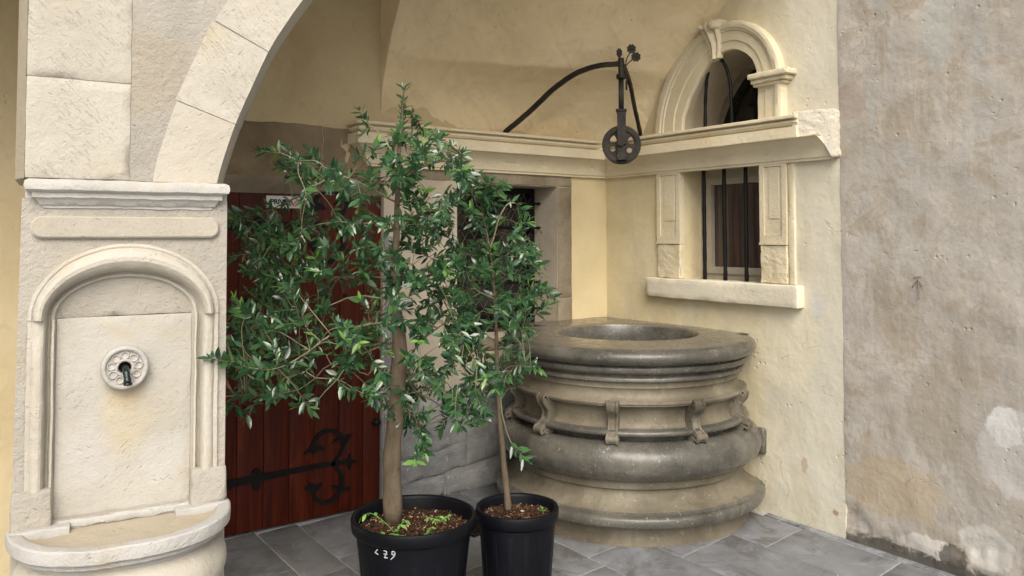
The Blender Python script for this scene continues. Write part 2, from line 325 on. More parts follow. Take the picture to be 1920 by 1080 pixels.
# ------------------------------------------------------------------ mesh helpers
class MB:
    def __init__(s): s.v = []; s.f = []; s.mi = []
    def add(s, v, f, mi=0):
        o = len(s.v); s.v += [tuple(p) for p in v]; s.f += [tuple(i+o for i in q) for q in f]; s.mi += [mi]*len(f); return s
    def box(s, x0, x1, y0, y1, z0, z1, mi=0):
        v = [(x, y, z) for x in (x0, x1) for y in (y0, y1) for z in (z0, z1)]
        return s.add(v, [(0,1,3,2), (4,6,7,5), (0,4,5,1), (2,3,7,6), (0,2,6,4), (1,5,7,3)], mi)
    def grid(s, rows, closed_u=False, closed_v=False, mi=0, flip=False):
        n = len(rows); m = len(rows[0]); v = [p for r in rows for p in r]; f = []
        for i in range(n if closed_v else n-1):
            for j in range(m if closed_u else m-1):
                a, b = i*m+j, i*m+(j+1) % m; c, d = ((i+1) % n)*m+(j+1) % m, ((i+1) % n)*m+j
                f.append((a, d, c, b) if flip else (a, b, c, d))
        return s.add(v, f, mi)
    def lathe(s, prof, seg=96, c=(0,0), amp=0.0, nf=6.0, mi=0, a0=0, a1=2*PI, closed=False):
        full = abs(a1-a0-2*PI) < 1e-6; k = seg if full else seg+1; rows = []
        for r, z in prof:
            row = []
            for j in range(k):
                a = a0+(a1-a0)*j/seg; p = Vector((c[0]+r*math.cos(a), c[1]+r*math.sin(a), z))
                if amp: d = noise.noise(p*nf)*amp+noise.noise(p*nf*4)*amp*0.35; p += Vector((math.cos(a)*d, math.sin(a)*d, d*0.6))
                row.append(p)
            rows.append(row)
        return s.grid(rows, closed_u=full, closed_v=closed, mi=mi, flip=False)
    def tube(s, pts, rad, seg=10, mi=0, cap=True, flat=None, up=None):
        pts = [Vector(p) for p in pts]; n = len(pts); rows = []
        if not hasattr(rad, '__len__'): rad = [rad]*n
        ref = Vector(up) if up else None; px = None
        for i, p in enumerate(pts):
            t = (pts[min(i+1, n-1)]-pts[max(i-1, 0)]); t = t.normalized() if t.length > 1e-9 else Vector((0,0,1))
            if ref is None: ref = Vector((0,0,1)) if abs(t.z) < 0.9 else Vector((1,0,0))
            q = ref if px is None else px
            if up: q = Vector(up)
            x = (q-t*q.dot(t)); x = x.normalized() if x.length > 1e-6 else t.orthogonal().normalized(); px = x; y = t.cross(x)
            fx, fy = flat if flat else (1, 1)
            rows.append([p+(x*math.cos(2*PI*j/seg)*fx+y*math.sin(2*PI*j/seg)*fy)*rad[i] for j in range(seg)])
        o = len(s.v); s.grid(rows, closed_u=True, mi=mi)
        if cap:
            s.f.append(tuple(o+j for j in range(seg))[::-1]); s.mi.append(mi)
            s.f.append(tuple(o+(n-1)*seg+j for j in range(seg))); s.mi.append(mi)
        return s
    def bar(s, pts, w, h, up, mi=0):
        """rectangular bar along a path; w across 'up x t', h along up"""
        pts = [Vector(p) for p in pts]; n = len(pts); rows = []
        if not hasattr(w, '__len__'): w = [w]*n
        if not hasattr(h, '__len__'): h = [h]*n
        for i, p in enumerate(pts):
            t = (pts[min(i+1, n-1)]-pts[max(i-1, 0)]).normalized(); u = Vector(up); y = (u-t*u.dot(t)).normalized(); x = t.cross(y)
            rows.append([p+x*w[i]/2*a+y*h[i]/2*b for a, b in ((-1,-1), (1,-1), (1,1), (-1,1))])
        o = len(s.v); s.grid(rows, closed_u=True, mi=mi)
        s.f += [(o, o+3, o+2, o+1), tuple(o+(n-1)*4+j for j in range(4))]; s.mi += [mi, mi]; return s
    def poly(s, outer, holes=(), fn=None, mi=0, flip=False):
        """flat 2-D polygon with holes, fn maps (u,v)->3-D"""
        L = [[Vector((a, b, 0)) for a, b in l] for l in [outer, *holes]]
        tr = geometry.tessellate_polygon(L); fl = [p for l in L for p in l]
        v = [fn(p.x, p.y) for p in fl]; return s.add(v, [tuple(t[::-1]) if flip else tuple(t) for t in tr], mi)
    def prism(s, outline, fn, d0, d1, mi=0, holes=()):
        """extrude outline (+holes) between depths d0 and d1; fn(u,v,d)"""
        s.poly(outline, holes, lambda a, b: fn(a, b, d0), mi); s.poly(outline, holes, lambda a, b: fn(a, b, d1), mi, True)
        for l in [outline, *holes]:
            s.grid([[fn(a, b, d0) for a, b in l], [fn(a, b, d1) for a, b in l]], closed_u=True, mi=mi)
        return s
    def rbox(s, x0, x1, y0, y1, z0, z1, r=0.008, cell=0.05, amp=0.003, nf=9.0, fn=None, mi=0, seed=0.0):
        """stone block: rounded, uneven edges and faces; fn maps to a bent shape"""
        D = (x1-x0, y1-y0, z1-z0); lo = (x0, y0, z0); N = [max(2, min(60, int(round(d/cell)))) for d in D]
        r = min(r, min(D)*0.45); key = {}; o = []; F = []
        def ax(i):
            k = N[i]; a = [0, r*0.35/D[i], r/D[i]]+[r/D[i]+(1-2*r/D[i])*j/k for j in range(1, k)]+[1-r/D[i], 1-r*0.35/D[i], 1]
            return a
        A = [ax(0), ax(1), ax(2)]
        def vid(i, j, k):
            q = (i, j, k)
            if q in key: return key[q]
            p = Vector((lo[0]+A[0][i]*D[0], lo[1]+A[1][j]*D[1], lo[2]+A[2][k]*D[2]))
            inn = Vector((min(max(p.x, x0+r), x1-r), min(max(p.y, y0+r), y1-r), min(max(p.z, z0+r), z1-r)))
            e = p-inn; nrm = e.normalized() if e.length > 1e-9 else Vector((0,0,0)); p = inn+nrm*r
            if amp:
                w_ = p+Vector((seed, seed*1.7, seed*0.3)); d = noise.noise(w_*nf)+0.5*noise.noise(w_*nf*3.1)
                ed = sum(1 for a in (abs(e.x), abs(e.y), abs(e.z)) if a > r*0.3)
                ch = max(0.0, noise.noise(w_*nf*2.3)-0.12)*(1.6 if ed >= 2 else 0.0)
                p += nrm*(d*amp-ch*amp*3)
            key[q] = len(o); o.append(fn(p) if fn else p); return key[q]
        n = [len(a)-1 for a in A]
        for i in range(n[0]):
            for k in range(n[2]):
                F.append((vid(i,0,k), vid(i+1,0,k), vid(i+1,0,k+1), vid(i,0,k+1))); F.append((vid(i,n[1],k), vid(i,n[1],k+1), vid(i+1,n[1],k+1), vid(i+1,n[1],k)))
        for j in range(n[1]):
            for k in range(n[2]):
                F.append((vid(0,j,k), vid(0,j,k+1), vid(0,j+1,k+1), vid(0,j+1,k))); F.append((vid(n[0],j,k), vid(n[0],j+1,k), vid(n[0],j+1,k+1), vid(n[0],j,k+1)))
        for i in range(n[0]):
            for j in range(n[1]):
                F.append((vid(i,j,0), vid(i,j+1,0), vid(i+1,j+1,0), vid(i+1,j,0))); F.append((vid(i,j,n[2]), vid(i+1,j,n[2]), vid(i+1,j+1,n[2]), vid(i,j+1,n[2])))
        return s.add(o, F, mi)
    def build(s, name, mats, parent=None, smooth=True, off=None, auto=None, kind=None, label=None):
        me = bpy.data.meshes.new(name)
        v = s.v if off is None else [(a-off[0], b-off[1], c-off[2]) for a, b, c in s.v]
        me.from_pydata(v, [], s.f)
        if not isinstance(mats, (list, tuple)): mats = [mats]
        for m in mats: me.materials.append(m)
        me.polygons.foreach_set('material_index', s.mi)
        me.validate(); bm = bmesh.new(); bm.from_mesh(me); bmesh.ops.recalc_face_normals(bm, faces=bm.faces)
        if auto is not None:
            for e in bm.edges:
                if len(e.link_faces) == 2 and e.calc_face_angle(0) > math.radians(auto): e.smooth = False
        for f in bm.faces: f.smooth = smooth
        bm.to_mesh(me); bm.free(); me.update()
        return link(name, me, parent, kind, label)
def link(name, me, parent=None, kind=None, label=None, mw=None):
    o = bpy.data.objects.new(name, me); COL.objects.link(o)
    if parent: o.parent = parent
    if mw is not None: o.matrix_local = mw
    if kind: o['kind'] = kind
    if label: o['label'] = label
    return o
def tag(o, label, cat, group=None, kind=None):
    o['label'] = label
    if cat: o['category'] = cat
    if group: o['group'] = group
    if kind: o['kind'] = kind
    return o
def thing(name, label, cat, loc=(0,0,0), rotz=0.0, group=None, kind=None):
    o = bpy.data.objects.new(name, None); COL.objects.link(o); o.location = loc; o.rotation_euler = (0, 0, rotz)
    o.empty_display_size = 0.1; return tag(o, label, cat, group, kind)
def lerp(a, b, t): return a+(b-a)*t
def resample(pts, n):
    pts = [Vector(p) for p in pts]; L = [0]
    for a, b in zip(pts, pts[1:]): L.append(L[-1]+(b-a).length)
    out = []; k = 0
    for i in range(n):
        t = L[-1]*i/(n-1)
        while k < len(pts)-2 and L[k+1] < t: k += 1
        u = (t-L[k])/max(1e-9, L[k+1]-L[k]); out.append(pts[k].lerp(pts[k+1], min(1, max(0, u))))
    return out
def smooth_path(pts, n):
    """Catmull-Rom through the points"""
    P = [Vector(p) for p in pts]; P = [P[0]*2-P[1]]+P+[P[-1]*2-P[-2]]; out = []
    for i in range(1, len(P)-2):
        for k in range(n):
            t = k/n; a, b, c, d = P[i-1:i+3]
            out.append(0.5*((2*b)+(c-a)*t+(2*a-5*b+4*c-d)*t*t+(3*b-a-3*c+d)*t**3))
    out.append(P[-2]); return out

# ================================================================== FLOOR
fl = MB().grid([[(x, y, -0.0045) for x in (-20, -9, -4, 0.5, 20)] for y in (-25, -9, -4, -1, 1)]).build('floor', MORTAR, kind='structure')
tag(fl, 'blue grey paving laid in long rows with pale joints', None)
xs = [-0.052, -0.437, -0.885, -1.262, -1.478, -1.88, -2.285, -2.515, -2.93, -3.34, -3.78, -4.2, -4.65]
start = {0: -2.22, 1: -1.50, 2: -1.24, 3: -1.40, 4: -1.02, 5: -0.53, 6: -0.70, 7: -1.30}
for ci in range(len(xs)-1):
    xr, xl = xs[ci], xs[ci+1]; y = start.get(ci, random.uniform(-1.5, -0.8)); ys = [y]
    while ys[-1] > -6: ys.append(ys[-1]-random.uniform(0.52, 0.74))
    while ys[0] < 0.0: ys.insert(0, ys[0]+random.uniform(0.55, 0.72))
    ys[0] = min(ys[0], 0.02)
    if ys[0]-ys[1] < 0.15: ys.pop(1)
    for y1, y0 in zip(ys, ys[1:]):
        g = 0.0035; sl = 0.13; dz = random.uniform(-0.0012, 0.0012); tx, ty = random.uniform(-.0015, .0015), random.uniform(-.0015, .0015)
        xm, ym = (xr+xl)/2, (y0+y1)/2; hw, hl = (xr-xl)/2-g, (y1-y0)/2-g
        def fn(p): return Vector((p.x, p.y+(p.x)*sl*(1 if ym < -0.1 else 0), p.z+p.x*tx+p.y*ty))
        near = ym > -3.4
        m = MB().rbox(-hw, hw, -hl, hl, -0.02, 0.0+dz, r=0.0025, cell=0.09 if near else 0.4, amp=0.0012 if near else 0.0, nf=5, fn=fn, seed=xm*3+ym)
        link('paving_stone', m.build('paving_stone', PAVING, fl).data, None) if False else m
        o = m.build('paving_stone', PAVING, fl, auto=40); o.location = (xm, ym, 0)
gs = MB().rbox(-0.052+0.006, 0.0, -6.0, -1.38, -0.02, 0.003, r=0.004, cell=0.05, amp=0.005, nf=7).build('mortar_strip', KERB, fl, auto=40)
# drain
dr = thing('drain_grate', 'small square metal drain grate in the paving between the two pots', 'drain', (-1.46, -0.55, 0.0), 0.12)
m = MB()
for a in (-0.15, 0.135): m.box(a, a+0.015, -0.15, 0.15, 0.003, 0.014); m.box(-0.135, 0.135, a, a+0.015, 0.003, 0.0135)
m.build('frame', IRON, dr, smooth=False)
bm_ = MB().box(-0.1345, 0.1345, -0.002, 0.002, 0.002, 0.0115).build('grate_bar', IRON, dr, smooth=False); bm_.location = (0, -0.12, 0)
for k in range(1, 17): link('grate_bar', bm_.data, dr).location = (0, -0.12+0.015*k, 0)
for k in range(17): o = link('grate_bar', bm_.data, dr); o.location = (-0.12+0.015*k, 0, 0.0012); o.rotation_euler = (0, 0, PI/2)

# ================================================================== BACK WALL (plane y = 0)
bw = thing('back_wall', 'tan plastered rear wall holding the red door and the grated window', 'wall', (-1.9, 0, 0))
off = (-1.9, 0, 0)
m = MB()
W = lambda a, b, d: Vector((a, d, b))
out = [(-8, -0.02), (-2.93, -0.02), (-2.93, 1.925), (-1.775, 1.925), (-1.775, -0.02), (0.0, -0.02), (0.0, 3.55), (-8, 3.55)]
win = [(-1.263, 0.94), (-0.452, 0.94), (-0.452, 1.94), (-1.263, 1.94)]
m.prism(out, W, 0.0, 0.35, holes=[win])
m.build('plaster', BACKW, bw, smooth=False, off=(0,0,0)).location = (1.9, 0, 0)
# brown stones over the door
def stone_piece(par, name, mat, x0, x1, z0, z1, d0=-0.006, d1=0.06, r=0.007, seed=0.0, amp=0.003, fn=None, cell=0.05):
    o = MB().rbox(x0, x1, d0, d1, z0, z1, r=r, cell=cell, amp=amp, fn=fn, seed=seed).build(name, mat, par, auto=None, off=off); return o
stone_piece(bw, 'lintel_stone', BROWN, -3.05, -2.161, 1.925, 2.232, seed=1, amp=0.005, cell=.035)
stone_piece(bw, 'lintel_stone', BROWN, -2.16, -1.80, 1.925, 2.226, seed=5, d0=-0.003, amp=0.005, cell=.035)
# splayed underside of the door lintel
pr = MB().prism([(-0.004, 1.924), (-0.004, 1.93), (0.06, 1.93), (0.06, 1.838), (0.026, 1.838)], lambda a, b, d: Vector((d, a, b)), -2.925, -1.78)
pr.build('lintel_underside', JAMB, bw, smooth=False, off=off)
# window surround of brown stone
stone_piece(bw, 'surround_stone', JAMB, -1.74, -1.255, 1.945, 2.075, d0=-0.002, seed=2.5)
stone_piece(bw, 'surround_stone', JAMB, -1.25, -0.328, 1.943, 2.075, d0=-0.008, seed=3)
stone_piece(bw, 'surround_stone', JAMB, -0.450, -0.328, 1.172, 1.938, d0=-0.007, d1=0.30, seed=4)
stone_piece(bw, 'surround_stone', JAMB, -0.4515, -0.327, 0.86, 1.168, d0=-0.009, d1=0.30, seed=7)
stone_piece(bw, 'window_ledge', JAMB, -1.30, -0.455, 0.86, 0.938, d0=-0.012, d1=0.32, seed=9)
# rough grey stones low on the wall beside the door
def crk(x): return 0.262+0.10*(x+1.5)+0.012*noise.noise(Vector((x*9, 0, 0)))
for (x0, x1, z0, z1, sd_) in ((-1.772, -1.20, 0.275, 0.585, 1), (-1.772, -1.20, 0.125, 0.268, 2), (-1.772, -1.35, -0.01, 0.118, 3), (-1.345, -0.9, -0.01, 0.118, 5), (-1.195, -0.75, 0.125, 0.585, 4)):
    def fn(p, z0=z0, z1=z1):
        k = crk(p.x)-0.262 if z0 > 0.0 or z1 > 0.2 else 0; k *= (1 if z0 > 0.05 else 0.5); return Vector((p.x, p.y, p.z+(k if p.z > 0.02 else 0)))
    stone_piece(bw, 'stone_block', GREY, x0, x1, z0, z1, d0=-0.008-0.003*(sd_ % 3), seed=sd_*3.3, amp=0.006, r=0.008, fn=fn, cell=0.03)
stone_piece(bw, 'stone_block', GREY, -1.772, -1.70, 0.64, 1.60, d0=-0.004, seed=8, amp=0.005)

# grated back window -------------------------------------------------------
gw = thing('grated_window', 'dark window with diamond wire mesh and round bars behind the smaller tree', 'window', (-0.86, 0.25, 0.94))
o2 = (-0.86, 0.25, 0.94)
MB().box(-1.262, -0.453, 0.31, 0.33, 0.941, 1.939).build('pane', GLASS_D, gw, smooth=False, off=o2)
fm = MB()
for a in ((-1.262, -1.225, 0.941, 1.939), (-0.49, -0.453, 0.941, 1.939), (-1.225, -0.49, 0.941, 0.98), (-1.225, -0.49, 1.90, 1.939)): fm.box(a[0], a[1], 0.262, 0.30, a[2], a[3])
fm.build('frame', IRON_BLACK, gw, smooth=False, off=o2)
for z in (1.09, 1.275, 1.466, 1.659, 1.83):
    MB().tube([(-1.262, 0.2, z), (-0.452, 0.2, z)], 0.009, 8).build('iron_bar', IRON_BLACK, gw, off=o2)
x0, x1, z0, z1 = -1.225, -0.49, 0.98, 1.90; pit = 0.075; sx = 0.62
for sgn in (1, -1):
    k = x0-(z1-z0)*sx
    while k < x1+(z1-z0)*sx:
        pts = []
        for t in [i/60 for i in range(61)]:
            z = lerp(z0, z1, t); x = k+sgn*(z-z0)*sx
            if x0 <= x <= x1: pts.append((x, 0.255+sgn*0.003, z))
        if len(pts) > 2: MB().tube([pts[0], pts[-1]], 0.0022, 5, cap=False).build('mesh_wire', WIRE, gw, off=o2)
        k += pit

# ================================================================== DOOR
dx, dy = -2.35, 0.03
door = thing('plank_door', 'red brown plank door with black iron strap hinges behind the larger tree', 'door', (-1.80, dy, 0))
od = (-1.80, dy, 0)
MB().box(-2.93, -1.776, dy+0.056, dy+0.10, 0.0, 1.90).build('backing_board', DARK, door, smooth=False, off=od)
px_ = [-2.925, -2.76, -2.618, -2.474, -2.331, -2.186, -2.038, -1.889, -1.778]
for i, (a, b) in enumerate(zip(px_, px_[1:])):
    o = MB().rbox(a+0.0012, b-0.0012, dy, dy+0.05, 0.012, 1.87, r=0.0035, cell=0.25, amp=0.0006, nf=4).build('plank', DOOR, door, off=od, auto=50)
studs = MB().rbox(-0.012, 0.012, -0.008, 0.002, -0.012, 0.012, r=0.004, cell=0.01, amp=0)
st = studs.build('iron_stud', IRON_BLACK, door)
first = True
for z in (0.683, 1.257):
    for x in (-2.73, -2.584, -2.439, -2.296, -2.154, -2.008, -1.857):
        o = st if first else link('iron_stud', st.data, door); first = False; o.location = (x+1.80, -0.001, z); o.scale = (0.9, 1, 0.9)
def hinge(z0):
    h = MB(); Y = dy-0.007
    P = lambda x, z: (x, Y, z+z0)
    h.bar([P(-2.90, -0.008), P(-2.67, 0.0), P(-2.4, 0.008), P(-2.15, 0.015), P(-2.05, 0.012)], [0.044, 0.041, 0.034, 0.024, 0.02], 0.010, (0,1,0))
    h.bar(smooth_path([P(-2.08, 0.012), P(-2.035, 0.06), P(-2.015, 0.12), P(-2.035, 0.175), P(-2.10, 0.205), P(-2.165, 0.185), P(-2.205, 0.125), P(-2.245, 0.092)], 6), [0.016+0.007*math.sin(i/42*PI) for i in range(43)], 0.010, (0,1,0))
    h.bar(smooth_path([P(-2.08, 0.012), P(-2.035, -0.04), P(-2.02, -0.10), P(-2.04, -0.165), P(-2.11, -0.200), P(-2.175, -0.17), P(-2.20, -0.115), P(-2.24, -0.092)], 6), [0.016+0.007*math.sin(i/42*PI) for i in range(43)], 0.010, (0,1,0))
    # leaf tips and barbs
    for (x, z, pts) in ((-2.035, 0.012, [(-2.05,0.02),(-1.985,0.022),(-1.975,0.055),(-1.962,0.018),(-1.915,0.004),(-1.958,-0.004),(-1.978,-0.04),(-1.985,-0.004),(-2.05,0.0)]),
                        (0, 0, [(-2.03,0.13),(-2.005,0.145),(-1.985,0.165),(-1.955,0.165),(-1.975,0.145),(-1.985,0.125),(-2.02,0.10)]),
                        (0, 0, [(-2.02,-0.12),(-1.995,-0.135),(-1.965,-0.14),(-1.99,-0.155),(-2.035,-0.15)]),
                        (0, 0, [(-2.02,0.15),(-2.05,0.135),(-2.085,0.13),(-2.06,0.15),(-2.03,0.168)]),
                        (0, 0, [(-2.02,-0.13),(-2.05,-0.115),(-2.09,-0.11),(-2.06,-0.135),(-2.03,-0.15)]),
                        (0, 0, [(-2.19,0.14),(-2.15,0.13),(-2.125,0.10),(-2.165,0.105),(-2.195,0.085),(-2.215,0.11)]),
                        (0, 0, [(-2.19,-0.13),(-2.16,-0.115),(-2.135,-0.085),(-2.17,-0.09),(-2.215,-0.07),(-2.21,-0.11)])):
        h.prism([(a, b+z0) for a, b in pts], lambda a, b, d: Vector((a, d, b)), Y-0.004, Y+0.006)
    h.prism([(-2.535, z0-0.045), (-2.515, z0-0.06), (-2.495, z0-0.045), (-2.49, z0+0.045), (-2.515, z0+0.062), (-2.54, z0+0.045)], lambda a, b, d: Vector((a, d, b)), Y-0.009, Y+0.006)
    return h
hinge(0.287).build('strap_hinge', IRON_BLACK, door, off=od, auto=35); hinge(1.655).build('strap_hinge', IRON_BLACK, door, off=od, auto=35)
MB().lathe([(0.001, 0.045), (0.016, 0.043), (0.022, 0.034), (0.020, 0.022), (0.010, 0.014), (0.010, 0.004), (0.020, 0.003), (0.021, 0.0)], 20).build('door_knob', IRON_BLACK, door).matrix_local = Matrix.Translation((-0.012, 0, 0.502)) @ Matrix.Rotation(PI/2, 4, 'X')
# sign on the door
sg = thing('door_sign', 'small white sign reading PRIVÉ at the top of the red door', 'sign', (-2.475, dy-0.006, 1.757))
MB().rbox(0, 0.195, 0, 0.0055, 0, 0.068, r=0.0015, cell=0.1, amp=0).build('board', WHITE, sg, auto=40)
def text(par, name, s, size, mat, loc, rot=(PI/2, 0, 0), ex=0.0006):
    c = bpy.data.curves.new(name, 'FONT'); c.body = s; c.size = size; c.extrude = ex; c.offset = size*0.035
    t = bpy.data.objects.new(name, c); COL.objects.link(t); dg = bpy.context.evaluated_depsgraph_get()
    me = bpy.data.meshes.new_from_object(t.evaluated_get(dg)); bpy.data.objects.remove(t)
    me.materials.clear(); me.materials.append(mat)
    o = link(name, me, par); o.location = loc; o.rotation_euler = rot; return o
text(sg, 'lettering', 'PRIVÉ', 0.038, INKG, (0.022, -0.0012, 0.022))
m = MB().lathe([(0.018, 0), (0.024, 0), (0.024, 0.001), (0.018, 0.001)], 24, closed=True); m.box(-0.017, 0.017, -0.003, 0.003, 0.0002, 0.0012)
o = m.build('red_emblem', INKR, sg, smooth=False); o.matrix_local = Matrix.Translation((0.163, -0.0003, 0.034)) @ Matrix.Rotation(PI/2, 4, 'X') @ Matrix.Rotation(0.8, 4, 'Z')

# ================================================================== SIDE WALL (plane x = 0)
sw = thing('yellow_side_wall', 'yellow limewashed wall with a barred window under an arched one', 'wall', (0, -0.9, 0))
SWO = (0, -0.9, 0)
YZ = lambda a, b, d: Vector((d, a, b))
lo = [(-1.35, 1.30), (-0.72, 1.30), (-0.72, 2.03), (-1.35, 2.03)]
inner = [(-.765,2.20),(-.768,2.349),(-.80,2.43),(-.84,2.505),(-.915,2.605),(-.99,2.680),(-1.07,2.722),(-1.165,2.735),(-1.241,2.712),(-1.307,2.662),(-1.345,2.596),(-1.358,2.52),(-1.358,2.40),(-1.358,2.20)]
outer = [(-.527,2.20),(-.535,2.34),(-.564,2.472),(-.60,2.57),(-.66,2.675),(-.765,2.792),(-.94,2.880),(-1.12,2.909),(-1.255,2.894),(-1.373,2.832),(-1.456,2.75),(-1.515,2.636),(-1.543,2.52),(-1.543,2.40),(-1.543,2.20)]
m = MB(); wob = [(-1.87+0.002*math.sin(k*1.9)+0.003*noise.noise(Vector((k*.7, 0, 0))), 3.5*k/40) for k in range(41)]
wob[0] = (-1.868, -0.02)
outl = [(0.0, 3.5), (0.0, -0.02)]+wob
inh = [(a*0.985-0.016, b) for a, b in inner]
m.prism(outl, YZ, 0.0, 0.40, holes=[lo, [(-1.06+(a+1.06)*1.07, 2.45+(b-2.45)*1.07) for a, b in inner]])
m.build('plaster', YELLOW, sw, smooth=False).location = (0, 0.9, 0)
gwall = thing('grey_plaster_wall', 'mottled grey brown plaster wall filling the right side', 'wall', (0, -1.87, 0))
m = MB()
rows = []
for i in range(0, 90):
    y = -1.8705-(i*0.02 if i < 60 else 1.2+(i-60)*0.24); z_ = []
    for k in range(0, 120):
        z = -0.02+(k*0.03 if k < 110 else 3.3+(k-110)*0.45)
        x = -0.004+0.006*noise.noise(Vector((0, y*1.3, z*1.3)))+0.0025*noise.noise(Vector((3, y*6, z*6)))
        if z < 0.22: # plaster broken away along the foot
            k2 = noise.noise(Vector((7, y*5, z*8)))+0.5*noise.noise(Vector((7, y*17, z*17)))
            x += 0.014*max(0, min(1, (k2+0.45-z*4.0)*7))
        if i == 0: x += 0.002
        z_.append((x, y, z))
    rows.append(z_)
m.grid(rows); e0 = rows[0]; m.grid([e0, [(0.4, a[1], a[2]) for a in e0]])
m.build('plaster', GREYW, gwall).location = (0, 1.87, 0)
# scratched mark and drips on the grey wall
m = MB()
for pts in ([(-2.255,1.345),(-2.285,1.385),(-2.305,1.352)], [(-2.283,1.385),(-2.286,1.335),(-2.289,1.285)], [(-2.265,1.395),(-2.305,1.398)]):
    q = resample([(a, b, 0) for a, b in pts], 9)
    m.bar([(-0.0085, p.x+random.uniform(-.002,.002), p.y+random.uniform(-.002,.002)) for p in q], [0.005*random.uniform(.3,1) for _ in q], 0.002, (1,0,0))
m.build('scratched_mark', simple('charcoal_mark', (0.21,0.19,0.17), 0.95), gwall).location = (0, 1.87, 0)

# cornice on both walls ----------------------------------------------------
cn = thing('stone_cornice', 'projecting cream stone cornice running round the corner above the well', 'cornice', (0, 0, 2.01))
prof = [(0.0, 2.276), (0.150, 2.263), (0.155, 2.260), (0.155, 2.246), (0.150, 2.244), (0.140, 2.243), (0.118, 2.240), (0.118, 2.236), (0.136, 2.232), (0.138, 2.222), (0.128, 2.210), (0.112, 2.205), (0.112, 2.199), (0.144, 2.197), (0.144, 2.138), (0.141, 2.134), (0.120, 2.132), (0.085, 2.105), (0.058, 2.078), (0.044, 2.048), (0.040, 2.030), (0.030, 2.027), (0.028, 2.014), (0.0, 2.012)]
def nz(p, a=0.0025):
    q = p*11; w = p*46
    return p+Vector((noise.noise(q), noise.noise(q+Vector((5,0,0))), noise.noise(q+Vector((0,7,0)))))*(a*0.6)+Vector((noise.noise(w), noise.noise(w+Vector((5,0,0))), noise.noise(w+Vector((0,7,0)))))*(a*0.4)
def cut(z): return -1.70-0.02*noise.noise(Vector((z*30, 0, 0))) if z > 2.136 else -1.815-(2.13-z)*0.25
rowsB = []; XL = -1.865
def prow(fx): return [nz(Vector(fx(d, z)), 0.0022) for d, z in prof]
m = MB(); rr = [prow(lambda d, z: (XL-d, 0.02, z))]
for k in range(0, 61):
    t = k/60; rr.append(prow(lambda d, z: (lerp(XL-d, -d, t), -d, z)))
m.grid(rr); m.build('moulding', CORNICE, cn, off=(0,0,2.01), auto=20)
m = MB(); rr = []
for k in range(0, 61):
    t = k/60; rr.append(prow(lambda d, z: (-d, lerp(-d, cut(z), t), z)))
m.grid(rr); m.grid([rr[-1], [Vector((0.0, p.y, p.z)) for p in rr[-1]]]); m.build('moulding', CORNICE, cn, off=(0,0,2.01), auto=20)
# rough plaster stop at the end of the cornice
def ef(p):
    t = min(1, max(0, (-1.66-p.y)/0.21)); zl = lerp(2.137, 2.137, t) if p.y > -1.80 else lerp(2.137, 2.02, min(1, (-1.80-p.y)/0.05)); return Vector((0.02+(p.x-0.02)*lerp(1.0, 0.45, t**1.2), p.y, zl+(p.z-2.03)/0.255*(2.281-zl)))
MB().rbox(-0.135, 0.02, -1.874, -1.665, 2.03, 2.285, r=0.014, cell=0.010, amp=0.007, nf=20, fn=ef).build('plaster_stop', cream('pale_broken_plaster', (1.0,0.93,0.78), 0, 1.8), cn, off=(0,0,2.01))

# lower barred window ------------------------------------------------------
bwn = thing('barred_window', 'square window with three black bars and a thick stone sill', 'window', (0, -1.03, 1.19))
ob = (0, -1.03, 1.19)
MB().rbox(-0.062, 0.12, -1.635, -0.455, 1.196, 1.322, r=0.007, cell=0.03, amp=0.0022).build('sill', SILL, bwn, off=ob)
def pilaster(y0, y1, mirror):
    m = MB()
    m.rbox(-0.024, 0.02, y0, y1, 1.323, 1.545, r=0.008, cell=0.02, amp=0.005, nf=14)
    # panelled upper part: rim and sunk field
    w_ = y1-y0; f = [(y0+0.03, 1.60), (y1-0.03, 1.60), (y1-0.03, 2.011), (y0+0.03, 2.011)]
    a = lambda u, v, d: Vector((d+0.001*noise.noise(Vector((u*20, v*20, 0))), u, v))
    m.prism([(y0, 1.546), (y1, 1.546), (y1, 2.013), (y0, 2.013)], a, -0.026, 0.02, holes=[[(p[0], min(p[1], 2.0)) for p in f]])
    m.prism([(y0+0.031, 1.601), (y1-0.031, 1.601), (y1-0.031, 1.999), (y0+0.031, 1.999)], a, -0.017, 0.0)
    m.prism([(y0+0.052, 1.70), (y1-0.062, 1.70), (y1-0.062, 1.9985), (y0+0.052, 1.9985)], a, -0.021, -0.016)
    m.prism([(y0-0.002, 1.548), (y1+0.002, 1.548), (y1+0.002, 1.561), (y0-0.002, 1.561)], a, -0.031, -0.022)
    return m
pilaster(-0.735, -0.530, 0).build('pilaster', WINDOW_STONE, bwn, off=ob, smooth=False)
pilaster(-1.545, -1.362, 1).build('pilaster', WINDOW_STONE, bwn, off=ob, smooth=False)
MB().rbox(-0.014, 0.02, -1.590, -1.549, 1.323, 2.013, r=0.004, cell=0.03, amp=0.0015).build('outer_fillet', WINDOW_STONE, bwn, off=ob)
